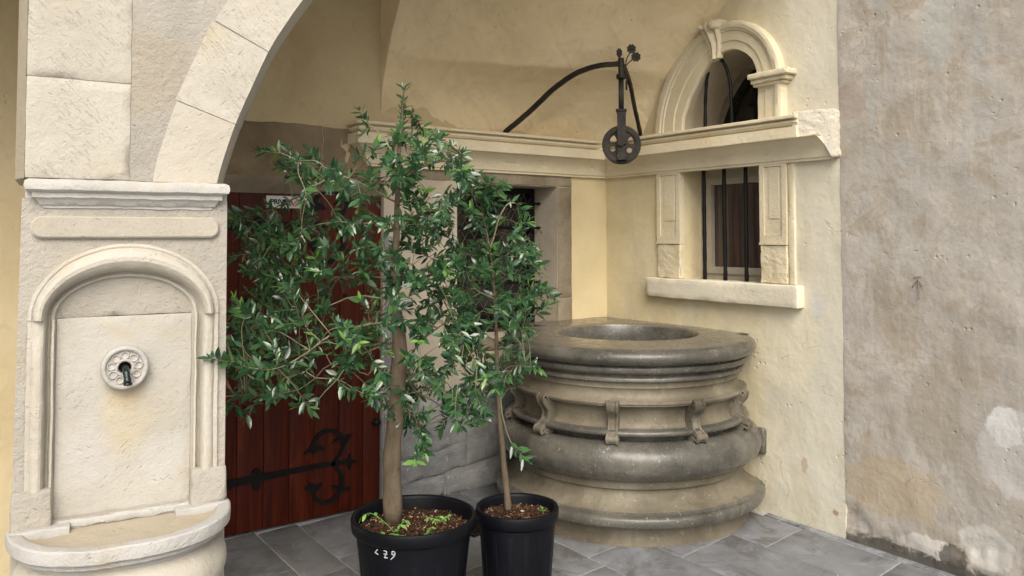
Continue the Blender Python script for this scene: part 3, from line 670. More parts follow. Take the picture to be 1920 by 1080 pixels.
# window frame with its sash
m = MB()
def ring(y0, y1, z0, z1, w_, xa, xb):
    g = MB()
    g.prism([(y0, z0), (y1, z0), (y1, z1), (y0, z1)], YZ, xa, xb, holes=[[(y0+w_, z0+w_), (y1-w_, z0+w_), (y1-w_, z1-w_), (y0+w_, z1-w_)]]); return g
ring(-1.349, -0.721, 1.303, 2.029, 0.052, 0.195, 0.25).build('frame', FRAME, bwn, off=ob, smooth=False)
ring(-1.296, -0.774, 1.356, 1.976, 0.044, 0.183, 0.24).build('sash', FRAME, bwn, off=ob, smooth=False)
MB().box(0.215, 0.222, -1.250, -0.820, 1.402, 1.930).build('pane', GLASS_C, bwn, off=ob, smooth=False)
MB().box(0.26, 0.30, -1.345, -0.725, 1.305, 2.025).build('backing', DARK, bwn, off=ob, smooth=False)
for y in (-0.868, -1.032, -1.196):
    m = MB().tube([(0.06+0.002*noise.noise(Vector((y*9, z, 0))), y+0.004*noise.noise(Vector((y*9, z*3, 0))), z) for z in [1.30+0.73*i/14 for i in range(15)]], [0.0125+0.0012*math.sin(i*2.3) for i in range(15)], 8)
    m.build('iron_bar', IRON_BLACK, bwn, off=ob)

# upper arched window ------------------------------------------------------
aw = thing('arched_window', 'small arched window with scrolled keystone standing on the cornice', 'window', (0, -1.05, 2.26))
oa = (0, -1.05, 2.26)
N_ = 72; IN = resample([(a, b, 0) for a, b in smooth_path([(a, b, 0) for a, b in inner], 5) and [(q.x, q.y) for q in smooth_path([(a, b, 0) for a, b in inner], 5)]], N_)
OU = resample([(q.x, q.y, 0) for q in smooth_path([(a, b, 0) for a, b in outer], 5)], N_)
bands = [(0.0, -0.0), (0.0, -0.020), (0.02, -0.026), (0.30, -0.026), (0.32, -0.034), (0.66, -0.034), (0.68, -0.044), (0.74, -0.044), (0.76, -0.052), (0.88, -0.056), (0.96, -0.050), (1.0, -0.036), (1.0, 0.002)]
rows = []
for k in range(N_):
    row = []
    for t, d in bands:
        p = IN[k].lerp(OU[k], t); p = Vector((d, p.x, p.y)); row.append(nz(p, 0.003))
    rows.append(row)
m = MB().grid(rows); m.build('architrave', WINDOW_STONE, aw, off=oa, auto=30)
# splayed reveal and the second arch at the back
m = MB(); cen = Vector((-1.06, 2.40, 0)); rows = []
for k in range(N_):
    p = IN[k]; q = cen+(p-cen)*0.97
    row = [(-0.0, p.x, p.y), (0.16, lerp(p.x, q.x, .5), lerp(p.y, q.y, .5)), (0.30, q.x, q.y)]
    for t, d in ((1.0, 0.30), (0.975, 0.30), (0.97, 0.312), (0.94, 0.312), (0.935, 0.326), (0.90, 0.326), (0.895, 0.40)):
        q = Vector((-1.02, 2.40, 0))+(Vector((p.x, p.y, 0))-cen)*t; row.append((d, q.x, q.y))
    rows.append([nz(Vector(r), 0.002) for r in row])
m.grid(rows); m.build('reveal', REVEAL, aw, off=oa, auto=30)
MB().box(0.385, 0.41, -1.40, -0.66, 2.15, 2.85).build('pane', GLASS_D, aw, off=oa, smooth=False)
for pts in ([(-1.03,2.725),(-0.985,2.70),(-0.945,2.655),(-0.925,2.58),(-0.913,2.45),(-0.908,2.25)], [(-1.03,2.725),(-1.055,2.69),(-1.085,2.64),(-1.108,2.56),(-1.118,2.45),(-1.125,2.25)]):
    q = smooth_path([(0.03, a, b) for a, b in pts], 5)
    MB().tube(q, [0.0105+0.0012*math.sin(i*1.7) for i in range(len(q))], 8).build('iron_bar', IRON_BLACK, aw, off=oa)
for pts in ([(0.34,-1.20,2.22),(0.34,-1.22,2.40),(0.34,-1.17,2.52),(0.34,-1.07,2.56)], [(0.34,-1.06,2.22),(0.34,-1.06,2.62)], [(0.34,-1.22,2.40),(0.34,-1.10,2.46),(0.34,-1.0,2.45)]):
    MB().tube(smooth_path(pts, 5), 0.012, 8).build('inner_bar', IRON_BLACK, aw, off=oa)
# right pilaster grooves and impost
m = MB()
m.rbox(-0.094, 0.0, -1.615, -1.335, 2.512, 2.545, r=0.007, cell=0.02, amp=0.003, nf=14)
m.rbox(-0.075, 0.0, -1.590, -1.345, 2.486, 2.511, r=0.006, cell=0.02, amp=0.003, nf=14)
m.rbox(-0.060, 0.0, -1.565, -1.352, 2.470, 2.485, r=0.004, cell=0.02, amp=0.002)
m.build('impost', WINDOW_STONE, aw, off=oa)
# keystone: waisted scroll with a volute at the top
m = MB(); rows = []
Kc = [(-0.955, 2.905, -1.115, 2.93, 0.105), (-0.968, 2.87, -1.108, 2.895, 0.12), (-0.985, 2.83, -1.10, 2.85, 0.095), (-1.0, 2.78, -1.098, 2.80, 0.07), (-1.012, 2.73, -1.09, 2.745, 0.060), (-1.02, 2.685, -1.085, 2.70, 0.062)]
for (ya, za, yb, zb, d) in [tuple(v) for v in Kc]:
    row = []
    for t in [i/16 for i in range(17)]:
        f = 0.8+0.2*math.cos(t*4*PI); f *= min(1, 0.45+4*min(t, 1-t)); row.append((-d*f, lerp(ya, yb, t), lerp(za, zb, t)))
    rows.append([(0.0, ya, za)]+row+[(0.0, yb, zb)])
rows = [[(0.0, p[1], p[2]) for p in rows[0]]]+rows+[[(0.0, p[1], p[2]) for p in rows[-1]]]
R3 = []
for a, b in zip(rows, rows[1:]): R3 += [[Vector(p).lerp(Vector(q), s) for p, q in zip(a, b)] for s in (0, .33, .66)]
R3.append([Vector(p) for p in rows[-1]])
m.grid([[nz(p, 0.004) for p in r] for r in R3])
for y_, r_ in ((-1.088, 0.026), (-1.0, 0.014)):
    m.tube([(-0.02, y_, 2.892), (-0.118, y_, 2.892), (-0.124, y_, 2.892)], [r_, r_, r_*0.6], 16); m.tube([(-0.118, y_, 2.892), (-0.131, y_, 2.892)], [r_*0.4, r_*0.3], 12)
m.build('keystone', WINDOW_STONE, aw, off=oa, auto=50)

# ================================================================== VAULT
vt = thing('plaster_vault', 'curved tan plaster vault swelling out above the cornice', 'vault', (-0.9, 0, 2.27))
yl = [(2.20, 0.02), (2.33, 0.0), (2.469, -0.018), (2.591, -0.059), (2.796, -0.148), (2.961, -0.247), (3.2, -0.44), (3.5, -0.78)]
yr = [(2.20, -0.33), (2.278, -0.367), (2.392, -0.43), (2.543, -0.532), (2.677, -0.69), (2.792, -0.83), (2.944, -1.0), (3.053, -1.128), (3.2, -1.32), (3.5, -1.75)]
def interp(T, z):
    for (a, b), (c, d) in zip(T, T[1:]):
        if z <= c: return lerp(b, d, (z-a)/(c-a))
    return T[-1][1]
def smoothi(T, z): return (interp(T, z-0.03)+interp(T, z)+interp(T, z+0.03))/3 if 2.24 < z < 3.45 else interp(T, z)
def vy(x, z):
    t = (x+1.80)/1.80; n = lerp(9.0, 1.25, min(1, max(0, (z-2.25)/0.42))**0.55)
    a, b = smoothi(yl, z), smoothi(yr, z); return a+(b-a)*t**n
rows = []; NX, NZ = 200, 150
for k in range(NZ+1):
    z = 2.20+1.30*k/NZ; row = []
    for i in range(NX+1):
        t = i/NX; x = -1.80*(1-t)
        d = 0.012*noise.noise(Vector((x*2.2, 0, z*2.2)))+0.012*noise.noise(Vector((x*7, 2, z*7)))+0.003*noise.noise(Vector((x*24, 2, z*24)))
        q = (z+0.95*x)/0.34; fr = abs(q-round(q))*0.34                   # ridges left by the old shuttering boards
        d += 0.010*math.exp(-(fr/0.007)**2)*max(0, min(1, 0.6+1.5*noise.noise(Vector((x*2, 9, z*2)))))
        row.append((x, vy(x, z)-d*(1 if t > 0.005 else 0.2), z))
    rows.append(row)
m = MB().grid(rows); le = [r[0] for r in rows]
m.build('plaster', VAULT, vt, off=(-0.9,0,2.27))
m = MB().grid([le, [(p[0]-0.001, p[1]+0.012, p[2]) for p in le], [(-1.801, 0.02, p[2]) for p in le]]); m.build('end_face', VAULT, vt, off=(-0.9,0,2.27), smooth=False)

# ================================================================== FRONT PIER, ARCH (frame turned 6 degrees)
PLOC, PROT = (-3.1278, -1.55, 0), math.radians(-6)
pier = thing('stone_pier', 'cream limewashed stone pier at the left carrying the arch', 'pillar', PLOC, PROT)
# shaft with the niche opening
ELL = lambda a, b, n=40, cx=-0.308, cz=1.343: [(cx-a*math.cos(PI*k/n), cz+b*math.sin(PI*k/n)) for k in range(n+1)]
hole = [(-0.308-0.279, 0.72)]+ELL(0.279, 0.234)+[(-0.308+0.279, 0.72)]
m = MB(); fx = lambda u, v, d: Vector((u, d, v))
m.prism([(-0.622, -0.02), (0.002, -0.02), (0.0, 0.7), (-0.003, 1.72), (-0.608, 1.72), (-0.618, 0.8)], fx, 0.0, 0.45, holes=[hole])
m.build('shaft', CREAM_ROUGH, pier, smooth=False)
# impost
ip = [(0.0, 1.7795), (0.040, 1.7785), (0.052, 1.772), (0.055, 1.758), (0.052, 1.745), (0.040, 1.738), (0.034, 1.737), (0.033, 1.722), (0.026, 1.719), (0.020, 1.712), (0.012, 1.700), (0.006, 1.698), (0.005, 1.690), (0.0, 1.688)]
m = MB(); rr = []
sl, sr = -0.548, -0.058
rr.append([Vector((sl-d, 0.0, z)) for d, z in ip])
rr += [[Vector((lerp(sl-d, sr+d, k/40), -d, z)) for d, z in ip] for k in range(41)]
rr.append([Vector((sr+d, 0.0, z)) for d, z in ip])
m.grid([[nz(p, 0.004 if 1 < i < len(rr)-2 else 0.001) for p in r] for i, r in enumerate(rr)]); m.box(-0.60, -0.004, 0.001, 0.445, 1.69, 1.776)
m.build('impost', cream('white_impost_stone', (0.86,0.84,0.79)), pier, auto=38)
# raised name panel
def rr_(x0, x1, z0, z1, r, n=8):
    o = []
    for cx, cz, a in ((x1-r, z1-r, 0), (x0+r, z1-r, PI/2), (x0+r, z0+r, PI), (x1-r, z0+r, 1.5*PI)):
        o += [(cx+r*math.cos(a+PI/2*k/n), cz+r*math.sin(a+PI/2*k/n)) for k in range(n+1)]
    return o
m = MB(); pa = rr_(-0.583, -0.030, 1.595, 1.664, 0.031)
pa2 = rr_(-0.578, -0.035, 1.600, 1.659, 0.027)
L = [[nz(Vector((a, 0.004, b)), 0.001) for a, b in pa], [nz(Vector((a, -0.012, b)), 0.003) for a, b in pa], [nz(Vector((a, -0.017, b)), 0.002) for a, b in pa2]]
m.grid(L, closed_u=True); m.poly(pa2, (), lambda a, b: Vector((a, -0.0165, b))); m.build('raised_panel', cream('panel_stone', (0.74,0.68,0.57)), pier, auto=35)
# upper ashlar blocks on the left of the arch
for k, (z0, z1) in enumerate(((1.782, 2.097), (2.099, 2.62), (2.622, 3.10), (3.102, 3.49))):
    MB().rbox(-0.602, -0.309, -0.005+0.001*(k % 2), 0.40, z0+0.0005, z1, r=0.0022, cell=0.03, amp=0.0016, seed=k*3.1).build('stone_block', CREAM_MARK, pier)
MB().box(-0.600, -0.312, -0.0012, 0.01, 1.79, 3.48).build('joint_mortar', CREAM, pier, smooth=False)
m = MB().prism([(-0.6035, 0.006), (-0.6035, 0.45), (-0.632, 0.45), (-0.632, 0.125)], lambda a, b, d: nz(Vector((a, b, d)), 0.002), 1.782, 3.49)
m.build('chamfer_strip', CREAM_TAN, pier, smooth=False)

# arch ----------------------------------------------------------------------
arch = thing('stone_arch', 'wide cream stone arch springing up from the pier', 'arch', PLOC, PROT)
intr = [(-0.004, 1.70), (-0.002, 1.779), (0.030, 1.90), (0.061, 1.994), (0.110, 2.115), (0.166, 2.245), (0.222, 2.345), (0.290, 2.450), (0.45, 2.665), (0.68, 2.89), (1.0, 3.09), (1.4, 3.22), (1.9, 3.30), (2.5, 3.33), (3.2, 3.33)]
I = resample([(q.x, q.y, 0) for q in smooth_path([(a, b, 0) for a, b in intr], 6)], 241)
def arch_pt(t, o, dep):                                   # t along, o outward from the soffit
    i = min(239.999, max(0, t*240)); k = int(i); p = I[k].lerp(I[k+1], i-k); tg = (I[k+1]-I[k]).normalized(); n = Vector((-tg.y, tg.x, 0))
    q = p+n*o; return Vector((q.x, dep, q.y))
Ltot = sum((b-a).length for a, b in zip(I, I[1:]))
z_at = lambda z: next(i for i, p in enumerate(I) if p.y >= z)/240
cuts = [z_at(1.725), z_at(1.963), z_at(2.232), z_at(2.50)]
while cuts[-1] < 0.93: cuts.append(cuts[-1]+0.085)
cuts[-1] = 1.0
for k, (a, b) in enumerate(zip(cuts, cuts[1:])):
    g = 0.0011/Ltot*0.6; oo = 0.236+0.006*(k % 2); w0 = 0.178 if k == 0 else oo
    def fn(p, a=a, b=b):
        dep = p.y; t = lerp(a+g, b-g, p.x); ch = 0.036*max(0.0, min(1.0, 1-(dep-0.0)/0.10)); o = lerp(ch, oo, p.z); q = arch_pt(t, o, dep)
        if k == 0: q.z = max(q.z, 1.781); 
        q.y += -0.003-0.002*noise.noise(Vector((q.x*5, q.z*5, k)))-0.0012*noise.noise(Vector((q.x*21, q.z*21, k))) if dep < 0.01 else 0
        return q
    m = MB(); n1, n2 = 26, 16; dps = [0.0, 0.03, 0.06, 0.10, 0.2, 0.42]
    G = lambda tt, oz, dp: fn(Vector((tt, dp, oz)))
    m.grid([[G(i/n1, j/n2, 0.0) for j in range(n2+1)] for i in range(n1+1)])
    m.grid([[G(i/n1, 0.0, d) for d in dps] for i in range(n1+1)]); m.grid([[G(i/n1, 1.0, d) for d in dps] for i in range(n1+1)])
    for e in (0.0, 1.0): m.grid([[G(e, j/n2, d) for j in range(n2+1)] for d in dps])
    m.build('voussoir', CREAM_MARK if k != 0 else CREAM, arch, auto=30)
m = MB().grid([[arch_pt(lerp(cuts[0], 0.999, i/120), o, 0.0015) for i in range(121)] for o in (0.045, 0.235)])
m.build('joint_mortar', CREAM, arch)
# plaster spandrel above the arch stones
ext = []
for i in range(0, 121):
    q = arch_pt(lerp(cuts[0], 1.0, i/120), 0.234, 0); ext.append((q.x, q.z))
sp = [(-0.32, 3.50), (-0.32, 1.782)]+[(x, max(z, 1.782)) for x, z in ext if x > -0.312]+[(3.12, ext[-1][1]), (3.12, 3.50)]
MB().prism(sp, lambda a, b, d: Vector((a, d, b)), -0.001, 0.40).build('spandrel', cream('rough_spandrel_plaster', (0.76,0.71,0.62), 0, 2.2), arch, smooth=False)

# building above and courtyard (outside the picture) -----------------------
up = thing('upper_storey', 'plastered storey carried by the arch above the well corner', 'building', (-3, -1.7, 3.5))
m = MB().box(-8.0, -3.735, -1.46, -1.10, 2.9, 3.5)
m.box(-8, 0.4, -1.86, 0.35, 3.501, 3.65); m.box(-8, -0.001, -1.88, -1.70, 3.652, 6.5)
m.build('masonry', COURT, up, smooth=False, off=(-3,-1.7,3.5))

# ================================================================== WALL FOUNTAIN
ft = thing('wall_fountain', 'carved cream stone wall fountain with arched niche, round spout and half round basin', 'fountain', PLOC, PROT)
CX = -0.308
np_ = [(0.280, 0.235, 0.002), (0.279, 0.234, -0.014), (0.270, 0.226, -0.016), (0.266, 0.220, -0.013), (0.264, 0.216, -0.022), (0.258, 0.206, -0.036), (0.250, 0.192, -0.043), (0.242, 0.178, -0.042), (0.236, 0.165, -0.034), (0.232, 0.154, -0.020), (0.229, 0.148, 0.004), (0.226, 0.143, 0.020), (0.221, 0.139, 0.028), (0.218, 0.136, 0.027), (0.217, 0.135, 0.020), (0.212, 0.131, 0.016), (0.206, 0.128, 0.018), (0.203, 0.126, 0.026), (0.200, 0.123, 0.034), (0.196, 0.120, 0.040)]
def leg(d): return -0.010+(d+0.010)*0.42 if d < 0.02 else d
rows = []
for a, b, d in np_:
    r = []
    for k in range(31):
        z = lerp(0.70, 1.337, k/30); r.append((CX-a, leg(d), z))
    for k in range(61):
        t = PI*k/60; r.append((CX-a*math.cos(t), d, 1.343+b*math.sin(t)))
    for k in range(31):
        z = lerp(1.337, 0.70, k/30); r.append((CX+a, leg(d), z))
    rows.append([nz(Vector(p), 0.0028) for p in r])
MB().grid(rows).build('niche_moulding', CREAM, ft, auto=24)
# tympanum and slab at the back of the niche
m = MB(); m.rbox(CX-0.20, CX+0.20, 0.034, 0.10, 1.342, 1.50, r=0.003, cell=0.02, amp=0.003); m.build('tympanum', CREAM_ROUGH, ft)
m = MB(); m.rbox(CX-0.20, CX+0.20, 0.030, 0.10, 0.70, 1.3405, r=0.003, cell=0.03, amp=0.0015)
m.build('back_slab', CREAM_PANEL, ft)
MB().rbox(-0.620, -0.512, -0.026, 0.02, 0.70, 0.827, r=0.007, cell=0.02, amp=0.004, seed=2).build('pedestal', CREAM_ROUGH, ft)
MB().rbox(-0.110, 0.001, -0.026, 0.02, 0.70, 0.827, r=0.007, cell=0.02, amp=0.004, seed=5).build('pedestal', CREAM_ROUGH, ft)
# rosette with spout
rc = Vector((-0.313, 0.028, 1.176)); Rm = Matrix.Translation(rc) @ Matrix.Rotation(PI/2, 4, 'X')
m = MB().lathe([(0.019, 0.004), (0.0195, 0.030), (0.024, 0.036), (0.028, 0.034), (0.030, 0.029), (0.052, 0.028), (0.055, 0.031), (0.057, 0.038), (0.064, 0.040), (0.069, 0.036), (0.071, 0.026), (0.070, 0.0)], 72, amp=0.0016, nf=30)
ros = m.build('rosette', cream('white_rosette_stone', (0.80,0.77,0.71)), ft); ros.matrix_local = Rm
pm_ = MB().lathe([(0.0005, 0.022), (0.005, 0.023), (0.0085, 0.028), (0.0105, 0.034), (0.0122, 0.0345), (0.0135, 0.031), (0.0137, 0.024)], 20, amp=0.0008, nf=60).build('petal', ros.data.materials[0], ros)
for k in range(9):
    a = -PI/2+0.36+(2*PI-0.72)*k/8
    o = pm_ if k == 0 else link('petal', pm_.data, ros)
    o.location = (0.0405*math.cos(a), 0.0405*math.sin(a), 0)
MB().lathe([(0.0, 0.003), (0.0188, 0.0032)], 24).build('spout_hole', DARK, ros)
sp_ = smooth_path([(0, 0.03, 0), (0, -0.010, 0.001), (0.001, -0.034, -0.006), (0.003, -0.046, -0.022), (0.006, -0.049, -0.040)], 6)
m = MB().tube([rc+Vector((p.x, p.y-0.03, p.z)) for p in sp_], [0.0098+0.0012*(1 if i in (14, 15) else 0)+0.002*(i > 20) for i in range(len(sp_))], 14)
q = rc+Vector((0.006, -0.079, -0.041)); m.lathe([(0.0125, 0), (0.0135, -0.002), (0.0135, -0.006), (0.0115, -0.008), (0.006, -0.006)], 14)
m.v[-14*5:] = [tuple(Vector(v)+q) for v in m.v[-14*5:]]
m.build('spout', SPOUT, ft)
# basin
def sup(phi, o):
    c, s_ = math.cos(phi), math.sin(phi); a, b = 0.321+o, 0.305+o
    return CX-a*math.copysign(abs(c)**0.82, c), -b*abs(s_)**0.95
bp = [(-0.16, 0.690), (-0.10, 0.688), (-0.055, 0.692), (-0.044, 0.702), (-0.038, 0.7085), (-0.02, 0.711), (-0.004, 0.710), (0.001, 0.706), (0.003, 0.690), (0.001, 0.671), (-0.003, 0.667), (-0.014, 0.664), (-0.018, 0.650), (-0.030, 0.642), (-0.046, 0.634), (-0.052, 0.622)]
bq = [(-0.075, 0.632), (-0.052, 0.624), (-0.030, 0.606), (-0.014, 0.575), (-0.010, 0.54), (-0.020, 0.50), (-0.045, 0.455), (-0.085, 0.41), (-0.125, 0.37), (-0.15, 0.33), (-0.16, 0.29), (-0.15, 0.275), (-0.145, 0.25), (-0.165, 0.20), (-0.20, 0.10), (-0.21, -0.01)]
def bas(pr):
    rows = []
    for o, z in pr:
        rows.append([nz(Vector((*sup(PI*k/80, o), z)), 0.0035) for k in range(81)])
    return rows
MB().grid(bas(bp[:4])).build('basin_hollow', BASIN_TAN, ft)
m = MB().grid(bas(bp[3:])); pts_ = [sup(PI*k/80, -0.158) for k in range(81)]
MB().poly([(CX-0.17, 0.03)]+[(a, b+0.002) for a, b in pts_]+[(CX+0.17, 0.03)], (), lambda a, b: Vector((a, b, 0.690))).build('basin_floor', BASIN_TAN, ft, smooth=False)
m.rbox(-0.624, -0.46, -0.05, 0.02, 0.68, 0.712, r=0.006, cell=0.02, amp=0.003); m.rbox(-0.16, 0.006, -0.05, 0.02, 0.68, 0.712, r=0.006, cell=0.02, amp=0.003)
m.rbox(-0.50, -0.11, -0.010, 0.05, 0.69, 0.717, r=0.008, cell=0.015, amp=0.004, nf=20)
m.build('basin_rim', cream('whitewashed_basin_stone', (0.82,0.80,0.755), 0, 1.2), ft, auto=28)
MB().grid(bas(bq)).build('bowl', CREAM, ft)

# ================================================================== WELL
wc = (-0.53, -0.77)
wl = thing('stone_well', 'massive round carved stone well with thick polished rings, built into the corner', 'well', (wc[0], wc[1], 0))
WO = (wc[0], wc[1], 0)
def ring_part(name, prof, mat, seg=160, amp=0.004, auto=40, nf=5.0):
    return MB().lathe(prof, seg, wc, amp=amp, nf=nf).build(name, mat, wl, off=WO, auto=auto)
def arcp(cr, cz, rr, rz, a0, a1, n=10): return [(cr+rr*math.cos(math.radians(lerp(a0, a1, k/n))), cz+rz*math.sin(math.radians(lerp(a0, a1, k/n)))) for k in range(n+1)]
ring_part('rim', [(0.40, 0.55), (0.405, 0.80), (0.41, 0.94), (0.415, 1.0), (0.425, 1.018), (0.45, 1.024), (0.56, 1.022), (0.65, 1.016)]+arcp(0.685, 0.967, 0.066, 0.046, 80, -70, 14)+[(0.695, 0.918), (0.690, 0.905)], WELL, amp=0.005)
ring_part('upper_mouldings', [(0.69, 0.920), (0.705, 0.912), (0.708, 0.895), (0.698, 0.882), (0.680, 0.876), (0.668, 0.872), (0.664, 0.862), (0.676, 0.858), (0.682, 0.850), (0.680, 0.838), (0.662, 0.832), (0.654, 0.826)], WELL, amp=0.004, auto=50)
ring_part('frieze', [(0.656, 0.828), (0.650, 0.815), (0.652, 0.80), (0.645, 0.796), (0.640, 0.775), (0.642, 0.755), (0.655, 0.742), (0.668, 0.737), (0.672, 0.732)], WELL_Y, amp=0.004, auto=50)
ring_part('band', [(0.66, 0.738), (0.688, 0.735), (0.694, 0.730), (0.693, 0.722), (0.682, 0.718), (0.684, 0.712), (0.676, 0.706), (0.63, 0.704)], WELL_Y, amp=0.004, auto=50)
ring_part('hollow', [(0.665, 0.706), (0.642, 0.695), (0.628, 0.670), (0.622, 0.640), (0.624, 0.612), (0.634, 0.592), (0.652, 0.583), (0.664, 0.584)], WELL_Y, amp=0.004)
ring_part('bead', [(0.66, 0.592), (0.675, 0.590)]+arcp(0.685, 0.572, 0.020, 0.017, 70, -80, 8)+[(0.67, 0.553), (0.640, 0.551), (0.635, 0.52)], WELL, amp=0.003, auto=50)
ring_part('great_torus', [(0.60, 0.520), (0.64, 0.526)]+arcp(0.675, 0.428, 0.100, 0.100, 85, -78, 18)+[(0.67, 0.328), (0.64, 0.330)], WELL, amp=0.006)
ring_part('foot_moulding', [(0.655, 0.340), (0.668, 0.322), (0.672, 0.300), (0.670, 0.283), (0.655, 0.276), (0.650, 0.268), (0.655, 0.250), (0.672, 0.222), (0.698, 0.200), (0.73, 0.188), (0.752, 0.184)], WELL_Y, amp=0.005, auto=50)
ring_part('lower_ledge', [(0.745, 0.188), (0.755, 0.180), (0.762, 0.176), (0.772, 0.175), (0.784, 0.168), (0.790, 0.158), (0.790, 0.136), (0.786, 0.124), (0.772, 0.118), (0.73, 0.116)], WELL, amp=0.006, auto=40)
ring_part('plinth', [(0.745, 0.118), (0.715, 0.112), (0.698, 0.10), (0.692, 0.06), (0.695, 0.02), (0.70, -0.015)], WELL_Y, amp=0.006)
# slab that closes the rim against both walls, darkness inside the shaft
m = MB(); rows = []
angs = [math.radians(a) for a in range(-43, 110, 4)]
for lay, (ri, z) in enumerate(((0.58, 0.90), (0.58, 1.019), (None, 1.019), (None, 0.90))):
    row = []
    for a in angs:
        c_, s_ = math.cos(a), math.sin(a); r = ri or min((0.54/c_ if c_ > 1e-3 else 9), (0.78/s_ if s_ > 1e-3 else 9))
        p = Vector((wc[0]+c_*r, wc[1]+s_*r, z)); 
        if not ri: p.z += 0.006*noise.noise(p*7)
        row.append(nz(p, 0.004))
    rows.append(row)
m.grid(rows, closed_v=True); m.build('corner_slab', WELL, wl, off=WO, auto=40)
MB().lathe([(0.401, 0.60), (0.30, 0.598), (0.001, 0.597)], 48, wc).build('shaft_bottom', WELL_Y, wl, off=WO)
MB().rbox(-0.030, 0.01, -1.375, -1.27, 0.33, 0.485, r=0.018, cell=0.015, amp=0.005).build('end_stone', WELL, wl, off=WO)
# scroll brackets
BRACKET = stone('bracket_stone', (0.070,0.060,0.042), (0.125,0.108,0.080), (0.20,0.18,0.14), 6.0, grain=0.0006, lump=0.005, pits=0.002, spots=(0.34,0.33,0.30), gloss=(0.55,0.8))
def scroll():
    m = MB(); w_ = 0.064; prof_ = smooth_path([(0.695, 0, 0.736), (0.710, 0, 0.722), (0.703, 0, 0.692), (0.674, 0, 0.658), (0.668, 0, 0.615), (0.684, 0, 0.582), (0.712, 0, 0.565), (0.730, 0, 0.552), (0.722, 0, 0.530)], 5)
    n = len(prof_); rows = []
    for i, p in enumerate(prof_):
        t = (prof_[min(i+1, n-1)]-prof_[max(i-1, 0)]).normalized(); nn = Vector((t.z, 0, -t.x))*-1
        if nn.x < 0: nn = -nn
        ww = w_*(0.5+0.06*math.cos(i/n*2*PI)); th = 0.012
        rows.append([nz(p+Vector((0, y*ww, 0))+nn*(th*h), 0.003) for y, h in ((-1, -6), (-1, 0.2), (-0.9, 1.0), (-0.55, 1.0), (-0.45, 0.55), (0.45, 0.55), (0.55, 1.0), (0.9, 1.0), (1, 0.2), (1, -6))])
    m.grid(rows)
    for (x, z, r) in ((0.697, 0.720, 0.019), (0.722, 0.549, 0.019)):
        m.tube([(x, -w_*0.54, z), (x, -w_*0.50, z), (x, w_*0.50, z), (x, w_*0.54, z)], [r*0.75, r, r, r*0.75], 16)
    return m
sc = scroll().build('scroll_bracket', BRACKET, wl, auto=45)
for k, a in enumerate((-174.5, -139.5, -101.5, -66.0, 150.0)):
    o = sc if k == 0 else link('scroll_bracket', sc.data, wl); o.rotation_euler = (0, 0, math.radians(a))

# ================================================================== PULLEY
J = Vector((-0.548, -0.753, 2.655))
pl = thing('well_pulley', 'old dark iron pulley hanging over the well from two curved arms with iron flowers', 'pulley', (J.x, J.y, 2.04))
PO = (J.x, J.y, 2.04)
armL = [(-.935,-.060,2.268),(-.930,-.080,2.290),(-.885,-.160,2.352),(-.829,-.258,2.438),(-.765,-.371,2.541),(-.693,-.497,2.621),(-.623,-.62,2.655),(-.553,-.745,2.656)]
armR = [(-.008,-.365,2.260),(-.030,-.385,2.300),(-.100,-.434,2.370),(-.205,-.508,2.470),(-.320,-.592,2.580),(-.45,-.684,2.640),(-.545,-.750,2.650)]
def arm(pts, w_=0.030, h_=0.020):
    q = smooth_path(pts, 8); n = len(q); rows = []; m = MB()
    side = Vector((pts[-1][0]-pts[0][0], pts[-1][1]-pts[0][1], 0)).cross(Vector((0,0,1))).normalized()
    m.bar([nz(p, 0.003) for p in q], w_, h_, side); return m
arm(armL).build('arm', RUST, pl, off=PO, auto=40); arm(armR, 0.034, 0.020).build('arm', RUST, pl, off=PO, auto=40)
m = MB().lathe([(0.001, 2.690), (0.017, 2.690), (0.019, 2.684), (0.019, 2.676), (0.021, 2.672), (0.021, 2.640), (0.018, 2.636), (0.017, 2.592), (0.028, 2.590), (0.030, 2.584), (0.030, 2.568), (0.027, 2.562), (0.016, 2.560)], 20, (J.x, J.y))
m.build('swivel_head', RUST, pl, off=PO, auto=35)
m = MB()
for dx in (-0.0062, 0.0062): m.tube([(J.x+dx*0.8, J.y-dx*0.5, 2.565), (J.x+dx*0.8, J.y-dx*0.5, 2.37)], 0.0105, 10)
m.tube([J+Vector((0.035, -0.01, -0.10)), J+Vector((0.035, -0.01, -0.16))], 0.006, 8)
m.build('hanger_rod', RUST, pl, off=PO)
# wheel faces the courtyard: local x = right, z = up, y = away
PW = pl_w = bpy.data.objects.new('wheel', None)
bpy.data.objects.remove(pl_w)
cam_az = math.atan2(J.y-CAM.y, J.x-CAM.x); wr = cam_az-PI/2
def L2(m, name, mat, loc, auto=40):
    o = m.build(name, mat, pl, auto=auto); o.location = (loc[0]-PO[0], loc[1]-PO[1], loc[2]-PO[2]); o.rotation_euler = (0, 0, wr); return o
WC = (J.x, J.y, 2.156)
m = MB()
def circ2(r, n, cx=0, cz=0, a0=0): return [(cx+r*math.cos(a0+2*PI*k/n), cz+r*math.sin(a0+2*PI*k/n)) for k in range(n)]
holes = []
for k in range(6):
    a = 2*PI*k/6+0.42
    if k % 2: holes.append(circ2(0.0165, 12, 0.058*math.cos(a), 0.058*math.sin(a)))
    else:
        ca, sa = math.cos(a), math.sin(a); T = [(0.036, 0), (0.046, 0.011), (0.066, 0.022), (0.075, 0.018), (0.078, 0), (0.075, -0.018), (0.066, -0.022), (0.046, -0.011)]
        holes.append([(x*ca-y*sa, x*sa+y*ca) for x, y in T])
m.prism(circ2(0.092, 48), lambda a, b, d: Vector((a, d, b)), -0.006, 0.006, holes=holes)
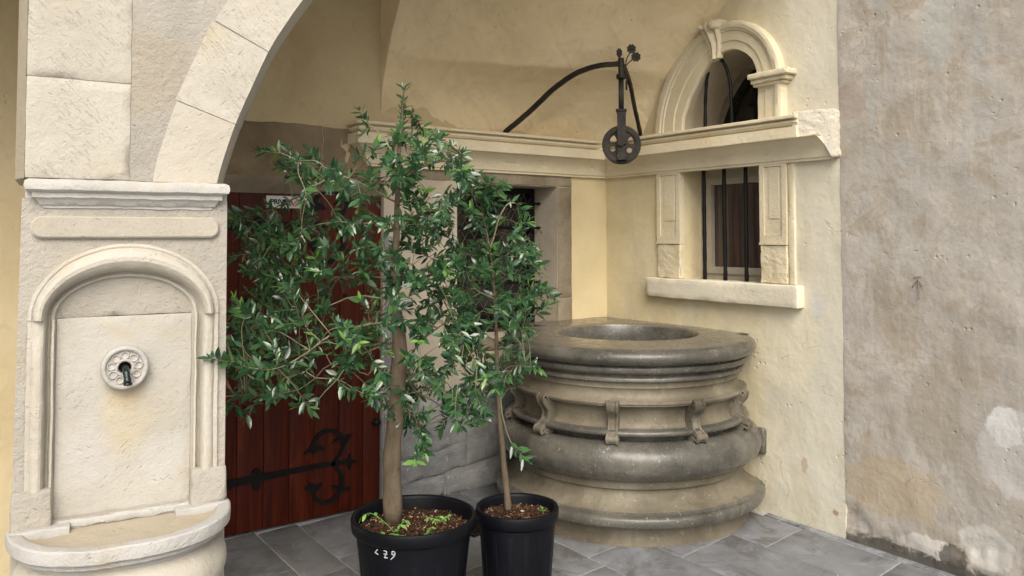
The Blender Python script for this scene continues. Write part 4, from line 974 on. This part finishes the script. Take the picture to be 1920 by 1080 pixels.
# grooved rim
rim = [(0.086, -0.016), (0.112, -0.020), (0.118, -0.018), (0.118, -0.013), (0.104, 0.0), (0.118, 0.013), (0.118, 0.018), (0.112, 0.020), (0.086, 0.016)]
rows = [[(r*math.cos(2*PI*j/64), y, r*math.sin(2*PI*j/64)) for j in range(64)] for r, y in rim]; m.grid(rows, closed_u=True, closed_v=True)
m.tube([(0, -0.022, 0), (0, 0.022, 0)], 0.026, 20)
L2(m, 'wheel', RUST, WC, 30)
m = MB(); prof = [(-0.026, 0.211), (0.026, 0.211), (0.027, 0.196), (0.027, -0.088), (0.020, -0.090), (-0.026, -0.090), (-0.024, 0.0), (-0.027, 0.196)]
for y in (-0.031, 0.025): m.prism(prof, lambda a, b, d: nz(Vector((a, d, b)), 0.0015), y, y+0.007)
m.rbox(-0.033, 0.033, -0.034, 0.034, 0.200, 0.218, r=0.005, cell=0.02, amp=0.001); m.rbox(-0.029, 0.034, -0.046, 0.034, -0.096, -0.088, r=0.003, cell=0.03, amp=0)
L2(m, 'clevis', RUST, WC)
m = MB(); m.tube([(0, -0.048, 0), (0, 0.045, 0)], 0.009, 10); m.tube([(-0.022, -0.036, -0.004), (0.026, -0.036, 0.006)], 0.008, 8); m.lathe([(0.001, 0.008), (0.013, 0.008), (0.014, 0.0), (0.013, -0.006)], 6)
m.v[-24:] = [(x, -0.040-z, y) for x, y, z in m.v[-24:]]
L2(m, 'axle', RUST, WC)
def flower(off_, tilt, squash):
    m = MB(); n = 8; o = []
    for k in range(n*8):
        a = 2*PI*k/(n*8); r = 0.0235+0.0065*abs(math.sin(n*a/2))**0.6; o.append((r*math.cos(a)*squash, r*math.sin(a)))
    m.prism(o, lambda a, b, d: Vector((a, d, b)), -0.004, 0.004); m.lathe([(0.001, 0.011), (0.007, 0.010), (0.009, 0.004)], 10); m.v[-30:] = [(x*squash, -z, y) for x, y, z in m.v[-30:]]
    return m
Rr, Fw = Vector((math.cos(wr), math.sin(wr), 0)), Vector((-math.sin(wr), math.cos(wr), 0))
for x, z, sq, stem in ((-0.010, 0.068, 0.62, [(-0.006, 0.02), (-0.009, 0.045)]), (0.064, 0.090, 0.95, [(0.026, -0.01), (0.036, 0.035), (0.056, 0.070)]), (0.091, 0.040, 1.0, [(0.030, -0.012), (0.048, 0.010), (0.075, 0.028)])):
    m = flower(0, 0, sq); m.tube([(a-x, 0.006, b-z) for a, b in stem]+[(0, 0.003, 0)], 0.0035, 6)
    c = J+Rr*x+Vector((0, 0, z+0.0)); L2(m, 'iron_flower', RUST, c, 50)

# ================================================================== POTS
def pot(loc, rz, R, H, label):
    t = thing('plant_pot', label, 'pot', loc, rz, 'black plastic plant pots in front of the door and well')
    rb = R*0.76; Rb = R*0.925
    prof = [(0.001, 0.004), (rb-0.01, 0.0), (rb, 0.004), (rb+0.002, 0.015), (lerp(rb, Rb, .5), H*0.5), (Rb-0.002, H-0.062), (Rb, H-0.060), (Rb+0.003, H-0.058)]
    MB().lathe(prof, 72).build('wall', PLASTIC, t, auto=30)
    rimp = [(Rb-0.002, H-0.060), (R-0.010, H-0.056), (R-0.004, H-0.050), (R-0.001, H-0.030), (R, H-0.010), (R-0.003, H-0.002), (R-0.010, H), (R-0.017, H-0.003), (R-0.021, H-0.014), (R-0.026, H-0.09), (R-0.035, H-0.15)]
    MB().lathe(rimp, 96, amp=0.0008, nf=5).build('rim', PLASTIC, t, auto=50)
    rib = MB(); rib.rbox(-0.014, 0.014, -0.004, 0.003, 0.04, H-0.075, r=0.003, cell=0.2, amp=0)
    ra = rib.build('rib', PLASTIC, t, auto=40); n = 14
    for k in range(n):
        a = 2*PI*k/n+0.2; o = ra if k == 0 else link('rib', ra.data, t)
        rr = (rb+Rb)/2-0.001; tl = math.atan2(Rb-rb, H)
        o.matrix_local = Matrix.Rotation(a, 4, 'Z') @ Matrix.Translation((rb-0.002, 0, 0)) @ Matrix.Rotation(tl, 4, 'Y') @ Matrix.Rotation(PI/2, 4, 'Z')
    return t
PB, PS = (-2.285, -1.335, 0), (-1.830, -1.445, 0)
P1 = pot(PB, 0, 0.262, 0.435, 'larger black plastic pot marked in grey, holding the thicker trunk')
P2 = pot(PS, 1.0, 0.184, 0.412, 'smaller black plastic pot with the thin reddish stem, in front of the well')
# grey marker figures on the large pot
def onpot(u, v):
    u = (u+0.105)*0.72-0.118; v = (v-0.352)*0.74+0.352     # u metres sideways, v height
    a = math.atan2(CAM.y-PB[1], CAM.x-PB[0]); R0 = 0.2425-(0.375-v)*0.105; th = a+u/R0; return Vector((math.cos(th)*(R0+0.0015), math.sin(th)*(R0+0.0015), v))
for strokes in ([[(-0.150,0.372),(-0.168,0.352),(-0.145,0.345)]], [[(-0.112,0.372),(-0.092,0.370),(-0.096,0.352),(-0.107,0.334),(-0.086,0.336)], [(-0.110,0.354),(-0.088,0.356)]], [[(-0.044,0.372),(-0.060,0.374),(-0.062,0.357),(-0.047,0.356),(-0.043,0.372),(-0.045,0.352),(-0.068,0.328)]]):
    m = MB()
    for s_ in strokes:
        q = resample([(a*1.0, b, 0) for a, b in s_], 22)
        P_ = [onpot(p.x, p.y) for p in q]; w_ = [0.0048*random.uniform(.7, 1.1) for _ in q]
        m.bar(P_, w_, 0.0008, (-0.68, -0.73, 0))
    m.build('marked_figure', CHALK, P1)
# bark mulch
def mulch(loc, R, z, n, label, sd_):
    random.seed(sd_); m = MB(); rows = []
    for i in range(14):
        r = R*i/13; rows.append([(r*math.cos(2*PI*j/40), r*math.sin(2*PI*j/40), z-0.012+0.010*(1-r/R)+0.010*noise.noise(Vector((r*math.cos(2*PI*j/40)*22+sd_, r*math.sin(2*PI*j/40)*22, 0)))) for j in range(40)])
    m.grid(rows, closed_u=True)
    for k in range(n):
        a, r = random.uniform(0, 2*PI), R*math.sqrt(random.random())*0.985; p = Vector((r*math.cos(a), r*math.sin(a), z-0.006+0.010*(1-r/R)+0.010*noise.noise(Vector((r*math.cos(a)*22+sd_, r*math.sin(a)*22, 0)))+random.uniform(0, 0.006)))
        L, W_, T = random.uniform(0.004, 0.013), random.uniform(0.0015, 0.0045), random.uniform(0.0006, 0.0018)
        M3 = Matrix.Rotation(random.uniform(0, PI), 3, 'Z') @ Matrix.Rotation(random.gauss(0, .45), 3, 'Y') @ Matrix.Rotation(random.gauss(0, .6), 3, 'X')
        m.add([p+M3 @ Vector((x*L, y*W_, q*T)) for x in (-1, 1) for y in (-1, 1) for q in (-1, 1)], [(0,1,3,2), (4,6,7,5), (0,4,5,1), (2,3,7,6), (0,2,6,4), (1,5,7,3)])
    o = m.build('bark_mulch', MULCH, smooth=False); o.location = loc; tag(o, label, 'mulch', kind='stuff')
mulch(PB, 0.231, 0.378, 2600, 'brown bark chips filling the larger pot', 3)
mulch(PS, 0.158, 0.368, 1500, 'brown bark chips filling the smaller pot', 4)

# ================================================================== PLANTS
def leaf_proto(wd=0.30, curl=0.10, fold=0.18):
    v = []; T = [0, 0.22, 0.5, 0.8, 1.0]; Wd = [0.03, 0.75, 1.0, 0.55, 0.0]
    for t, k in zip(T, Wd):
        z = -curl*t*t; h = wd*0.5*k
        if t == 1.0: v.append((0, t, z)); break
        v += [(-h, t, z+fold*h), (0, t, z), (h, t, z+fold*h)]
    f = []
    for i in range(3):
        a = i*3; f += [(a, a+1, a+4, a+3), (a+1, a+2, a+5, a+4)]
    f += [(9, 10, 12), (10, 11, 12)]
    return [Vector(p) for p in v], f
PROTOS = [leaf_proto(0.30, 0.10, 0.22), leaf_proto(0.35, 0.20, 0.18), leaf_proto(0.27, -0.05, 0.26), leaf_proto(0.37, 0.05, 0.12)]
def inside(poly, x, y):
    c = False; j = len(poly)-1
    for i in range(len(poly)):
        if (poly[i][1] > y) != (poly[j][1] > y) and x < (poly[j][0]-poly[i][0])*(y-poly[i][1])/(poly[j][1]-poly[i][1])+poly[i][0]: c = not c
        j = i
    return c
TROT = -YAW                                                # tree frames: x to the right, y away from the courtyard
def leaf_frame(p, d, up, L):
    d = d.normalized(); x = d.cross(up); x = x.normalized() if x.length > 1e-4 else d.orthogonal().normalized(); z = x.cross(d)
    return Matrix(((x.x*L, d.x*L, z.x*L, p.x), (x.y*L, d.y*L, z.y*L, p.y), (x.z*L, d.z*L, z.z*L, p.z), (0, 0, 0, 1)))
def tree(name, label, group, base, trunk, trunk_r, limbs, outline, n_twigs, seed, depth_amp, leafL, dens, extra=(), fixed=()):
    random.seed(seed); t = thing(name, label, 'tree', base, TROT, group); z0 = base[2]
    V3 = lambda a, z, d=0.0: Vector((a, d, z-z0))
    tp = smooth_path([V3(a, z) for a, z in trunk], 5); n = len(tp)
    tr = [trunk_r(i/(n-1)) for i in range(n)]
    tp[0].z -= 0.03
    m = MB(); rows = []
    pp = [p+Vector((noise.noise(p*9)*0.004, noise.noise(p*9+Vector((4,0,0)))*0.004, 0)) for p in tp]
    m.tube(pp, [r*(1+0.07*noise.noise(Vector((i*.35, seed, 0)))+0.05*math.sin(i*0.9)) for i, r in enumerate(tr)], 18)
    m.build('trunk', BARK, t)
    skel = [(p, r) for p, r in zip(tp, tr) if p.z > (limbs[0][0][1]-z0)*0.0+0.55*(tp[-1].z)]
    for k, L in enumerate(limbs):
        dd = random.uniform(-1, 1)*depth_amp*(0.35+abs(L[-1][0]-L[0][0])); 
        if k in dict(fixed): dd = dict(fixed)[k]
        pts = []
        for i, (a, z) in enumerate(L):
            s_ = i/(len(L)-1); d = dd*s_; g = 1+d/3.515; X0 = (base[0]-CAM.x)*math.cos(YAW)-(base[1]-CAM.y)*math.sin(YAW)
            pts.append(V3((a+X0)*g-X0, 1.6+(z-1.6)*g, d))
        q = smooth_path(pts, 6); q = [p+Vector((0, 0, 0.012*noise.noise(Vector((i*.6, k, 0))))) for i, p in enumerate(q)]
        r0 = 0.0050 if len(L) > 3 else 0.004
        rr = [lerp(r0, 0.0013, (i/(len(q)-1))**0.8) for i in range(len(q))]
        MB().tube(q, rr, 7).build('branch', TWIG_D if k % 3 == 0 else TWIG, t)
        skel += [(p, r) for p, r in zip(q[1:], rr[1:])]
        extra = list(extra)+[q[-7:]]
    extra = list(extra)+[tp[-14:]]
    tw = MB(); leaves = []
    def leafy(path, Ll, new):
        n_ = len(path); acc = 0; gap = random.uniform(0.011, 0.016)*Ll/0.05; side0 = random.uniform(0, PI); c = 0
        for i in range(n_-1):
            a, b = path[i], path[i+1]; seg = (b-a).length; tdir = (b-a).normalized()
            while acc < seg:
                p = a.lerp(b, acc/seg); c += 1
                u = tdir.orthogonal().normalized(); v = tdir.cross(u); ph = side0+c*PI/2
                for sgn in (1, -1):
                    if random.random() < 0.10: continue
                    s_ = (u*math.cos(ph)+v*math.sin(ph))*sgn
                    d = (tdir*random.uniform(.45, .9)+s_*random.uniform(.6, 1.0)+Vector((0, 0, random.uniform(-.25, .30)))).normalized()
                    up = (Vector((0.1, -0.75, 0.8))+s_*-0.2+Vector([random.gauss(0, .45) for _ in range(3)])).normalized()
                    near_tip = i > n_*0.72
                    leaves.append((p, leaf_frame(p, d, up, Ll*random.uniform(.6, 1.3)*(0.75 if near_tip and random.random() < .5 else 1)), new and near_tip, random.randrange(4)))
                acc += gap
            acc -= seg
        d = (path[-1]-path[-2]).normalized()
        for q_ in range(2): leaves.append((path[-1], leaf_frame(path[-1], d+Vector([random.gauss(0, .3) for _ in range(3)]), Vector([random.gauss(0, .4), random.gauss(0, .4), 1]).normalized(), Ll*random.uniform(.5, .9)), new, 0))
    for pth in extra: leafy(list(pth), leafL, random.random() < .25)
    bx = [min(o[0] for o in outline), max(o[0] for o in outline)]; bz = [min(o[1] for o in outline), max(o[1] for o in outline)]
    cnt = 0; tries = 0
    while cnt < n_twigs and tries < n_twigs*40:
        tries += 1; a, z = random.uniform(*bx), random.uniform(*bz)
        if not inside(outline, a, z) or random.random()*1.6 > dens(a, z): continue
        d = random.gauss(0, 1)*depth_amp*0.42; P = V3(a, z, max(-0.55, min(0.42, d)))
        S_, r_ = min(skel, key=lambda q: (q[0]-P).length+(0.25*max(0, q[0].z-P.z)))
        if (P-S_).length < 0.03 or (P-S_).length > 0.33: continue
        v_ = P-S_; L = v_.length
        mid = S_+v_*0.5+Vector((random.gauss(0, .01), random.gauss(0, .01), 0.08*L))
        out_d = (v_.normalized()+Vector((a*0.8, d*0.6, random.uniform(-.55, .45)))).normalized()
        tipL = random.uniform(0.05, 0.11); tip = P+out_d*tipL*0.5; st_ = P-out_d*tipL*0.5
        path = smooth_path([S_, mid, st_, tip], 6)
        tw.tube(path, [lerp(0.0021, 0.0008, i/(len(path)-1)) for i in range(len(path))], 5, mi=0 if random.random() < .6 else 1, cap=False)
        leafy(path[11:] if L > 0.12 else path[9:], leafL, random.random() < 0.16); cnt += 1
    tw.build('twigs', [TWIG, TWIG_D], t, kind='stuff')
    # nearest leaves as single parts, the rest as one mass
    leaves.sort(key=lambda q: q[0].y); protos = []
    for i, (v, f) in enumerate(PROTOS):
        for mt in (LEAF, LEAF_NEW):
            me = bpy.data.meshes.new('leaf'); me.from_pydata([tuple(p) for p in v], [], f); me.materials.append(mt)
            for pg in me.polygons: pg.use_smooth = True
            protos.append(me)
    for p, Mx, new, k in leaves[:300]: link('leaf', protos[k*2+(1 if new else 0)], t, mw=Mx)
    m = MB()
    for p, Mx, new, k in leaves[300:]:
        v, f = PROTOS[k]; m.add([Mx @ q for q in v], f, 1 if new else 0)
    me = bpy.data.meshes.new('foliage'); me.from_pydata(m.v, [], m.f); me.materials.append(LEAF); me.materials.append(LEAF_NEW)
    me.polygons.foreach_set('material_index', m.mi); me.polygons.foreach_set('use_smooth', [True]*len(m.f)); me.update()
    link('foliage', me, t, kind='stuff'); print(name, 'leaves', len(leaves))
    return t
TRUNK_A=[[-.0,.405],[-.005,.552],[-.006,.666],[.01,.825],[.023,1.008],[.027,1.122],[.015,1.237],[.003,1.352],[.004,1.468],[.011,1.63],[.012,1.792],[.019,1.932],[.028,2.072],[.036,2.166],[.038,2.248]]
OUTLINE_A=[[.034,2.284],[.081,2.213],[.116,2.108],[.209,2.002],[.298,1.967],[.338,1.85],[.257,1.653],[.257,1.329],[.327,1.145],[.442,1.03],[.407,.87],[.281,.768],[.12,.7],[.005,.802],[-.053,.939],[-.111,1.008],[-.226,.962],[-.295,.974],[-.363,.86],[-.444,.848],[-.548,.906],[-.686,.906],[-.745,1.009],[-.799,1.089],[-.712,1.146],[-.736,1.238],[-.622,1.33],[-.6,1.468],[-.728,1.519],[-.694,1.607],[-.719,1.7],[-.557,1.793],[-.465,1.933],[-.326,1.956],[-.232,1.909],[-.116,1.956],[-.176,2.131],[-.141,2.155],[-.047,2.084]]
TRUNK_B=[[-.002,.372],[-.01,.455],[-.024,.574],[-.033,.693],[-.045,.836],[-.052,.979],[-.057,1.172],[-.069,1.364],[-.093,1.582],[-.13,1.752]]
OUTLINE_B=[[-.203,1.874],[-.057,1.837],[.077,1.752],[.076,1.606],[.137,1.509],[.221,1.34],[.161,1.243],[.051,1.123],[.136,1.003],[.015,.884],[-.045,.836],[-.118,.884],[-.154,1.004],[-.202,1.172],[-.251,1.365],[-.251,1.607]]
WISP_B=[[-.038,.872],[-.028,.788],[.01,.669],[.075,.593]]
LIMBS_A=[[[-.045,1.653],[-.232,1.793],[-.417,1.77],[-.556,1.712],[-.73,1.7]],[[-.045,1.653],[-.324,1.653],[-.508,1.561],[-.721,1.51]],[[-.009,1.422],[-.275,1.422],[-.46,1.399],[-.611,1.457]],[[.014,1.329],[-.229,1.422],[-.32,1.192],[-.388,1.008]],[[.014,1.329],[-.205,1.33],[-.505,1.192],[-.723,1.089]],[[.015,1.237],[-.228,1.191],[-.503,1.031],[-.792,1.073]],[[.015,1.145],[-.204,1.1],[-.41,.94],[-.686,.913]],[[.015,1.145],[-.158,1.077],[-.318,.905],[-.421,.86]],[[.015,1.145],[-.111,1.008],[-.18,1.031],[-.295,.967]],[[.005,1.816],[-.186,1.862],[-.326,1.933],[-.454,1.921]],[[.013,1.746],[-.232,1.863],[-.371,1.816],[-.419,1.933]],[[.012,1.932],[-.047,2.026],[-.117,2.096],[-.159,2.155]],[[.012,1.839],[.14,1.909],[.233,1.932],[.291,1.955]],[[.013,1.653],[.14,1.699],[.257,1.606],[.211,1.421]],[[.014,1.514],[.141,1.421],[.234,1.283],[.257,1.122]],[[.039,1.031],[.119,1.145],[.257,1.237],[.304,1.145]],[[.039,1.031],[.143,.962],[.258,.916],[.419,1.03]],[[.039,1.008],[.12,.916],[.281,.848],[.373,.893]],[[.039,1.008],[.051,.871],[.12,.779],[.132,.7]],[[.039,1.031],[.004,1.008],[-.042,1.031],[-.088,.939]]]
LIMBS_B=[[[-.086,1.534],[-.13,1.704],[-.179,1.825],[-.203,1.862]],[[-.086,1.534],[-.033,1.704],[.016,1.752],[.077,1.716]],[[-.081,1.461],[.016,1.534],[.089,1.582],[.125,1.509]],[[-.069,1.364],[.016,1.413],[.112,1.364],[.209,1.328]],[[-.069,1.316],[.04,1.292],[.112,1.244],[.185,1.292]],[[-.057,1.172],[-.009,1.171],[.039,1.123],[.112,1.159]],[[-.052,.979],[-.009,.979],[.063,1.027],[.136,.998]],[[-.069,1.316],[-.154,1.364],[-.203,1.461],[-.251,1.534]],[[-.057,1.123],[-.13,1.172],[-.178,1.22],[-.215,1.316]],[[-.052,.979],[-.093,.98],[-.13,.932],[-.154,.884]]]

GRP = 'small broadleaf trees growing in the two black pots'
def dA(a, z):
    k = 1.0
    if z > 1.97: k *= 0.75
    if -0.60 < a < -0.42 and 1.70 < z < 1.86: k *= 0.12
    if a < -0.3 and 1.1 < z < 1.7: k *= 1.25
    if abs(a) < 0.09 and 1.0 < z < 1.42: k *= 0.3
    if a > 0.02 and z > 1.2: k *= 1.5
    if z > 2.2: k *= 0.2
    if a < -0.25 and z < 1.02: k *= 0.6
    return k
def rA(s): return lerp(0.041, 0.033, min(1, s/0.36)) if s < 0.36 else (lerp(0.033, 0.021, (s-0.36)/0.14) if s < 0.5 else lerp(0.021, 0.003, ((s-0.5)/0.5)**0.7))
tree('young_tree', 'taller young tree with a thick smooth trunk and wide glossy crown before the door', GRP, (-2.324, -1.220, 0.385), TRUNK_A, rA, LIMBS_A, OUTLINE_A, 440, 11, 0.62, 0.050, dA, fixed=[(5, -0.80), (12, -0.1), (11, 0.0), (15, -0.1)])
def rB(s): return lerp(0.0155, 0.0105, min(1, s*2)) if s < 0.5 else lerp(0.0105, 0.003, (s-0.5)/0.5)
def dB(a, z): return 0.45 if z < 1.1 else 1.0
tree('young_tree', 'shorter young tree with a thin leaning stem in front of the well', GRP, (-1.823, -1.371, 0.37), TRUNK_B, rB, LIMBS_B+[WISP_B], OUTLINE_B, 104, 5, 0.40, 0.050, dB, fixed=[(len(LIMBS_B), -0.05)])

# seedlings in the pots
def weed(label, base, stems, sd_, L0=0.035):
    random.seed(sd_); t = thing('seedling', label, 'weed', base, TROT)
    for pts in stems:
        q = smooth_path(pts, 4); MB().tube(q, [lerp(0.0018, 0.0008, i/len(q)) for i in range(len(q))], 5).build('stem', WEED, t)
        for k in range(len(q)//2, len(q), 2):
            p = q[k]; td = (q[k]-q[k-1]).normalized()
            for sgn in (1, -1):
                u = td.cross(Vector((0, 0, 1))); u = u.normalized() if u.length > .1 else Vector((1, 0, 0))
                d = (td*0.5+u*sgn+Vector((0, -0.2, random.uniform(-.9, .2)))).normalized(); v, f = PROTOS[1 if random.random() < .6 else 3]
                Mx = leaf_frame(p, d, (Vector((0, -0.3, 1))+Vector([random.gauss(0, .3) for _ in range(3)])).normalized(), L0*random.uniform(.7, 1.15))
                me = bpy.data.meshes.new('leaf'); me.from_pydata([tuple(Vector((a.x*1.35, a.y, a.z))) for a in v], [], f); me.materials.append(WEED)
                for pg in me.polygons: pg.use_smooth = True
                link('leaf', me, t, mw=Mx)
R_ = Vector((math.cos(YAW), -math.sin(YAW), 0)); F_ = Vector((math.sin(YAW), math.cos(YAW), 0))
pb = Vector(PB)+Vector((0, 0, 0.375)); ps = Vector(PS)+Vector((0, 0, 0.365))
weed('drooping light green seedling at the foot of the thicker trunk', pb-R_*0.065-F_*0.16, [[(0.02,0,0),(0.0,0,0.045),(-0.04,0.0,0.085),(-0.09,0.0,0.115),(-0.125,0,0.10)], [(0.02,0.01,0),(0.02,0.0,0.05),(0.045,0.02,0.08)], [(0.01,0,0),(-0.03,-0.01,0.03),(-0.075,-0.02,0.045)], [(0.015,0,0),(0.03,-0.02,0.035),(0.015,-0.04,0.045)]], 3, 0.034)
weed('low green seedling near the middle of the larger pot', pb+R_*0.065-F_*0.12, [[(-0.03,0,0),(-0.01,0,0.012),(0.012,-0.01,0.03)], [(0,0,0),(0.01,0.01,0.03),(0.02,0.0,0.045)]], 4, 0.026)
weed('low green seedling at the back right of the larger pot', pb+R_*0.105+F_*0.03, [[(0,0,0),(0.01,0,0.02),(0.035,0,0.035)], [(0,0,0),(-0.02,0.01,0.02),(-0.05,0.0,0.035)], [(0,0,0),(0.0,0.02,0.03)]], 5, 0.026)
weed('tiny pale sprout at the rim of the smaller pot', ps+R_*0.115+F_*0.01, [[(0,0,0),(0.0,0,0.018),(-0.004,0,0.034)]], 6, 0.018)
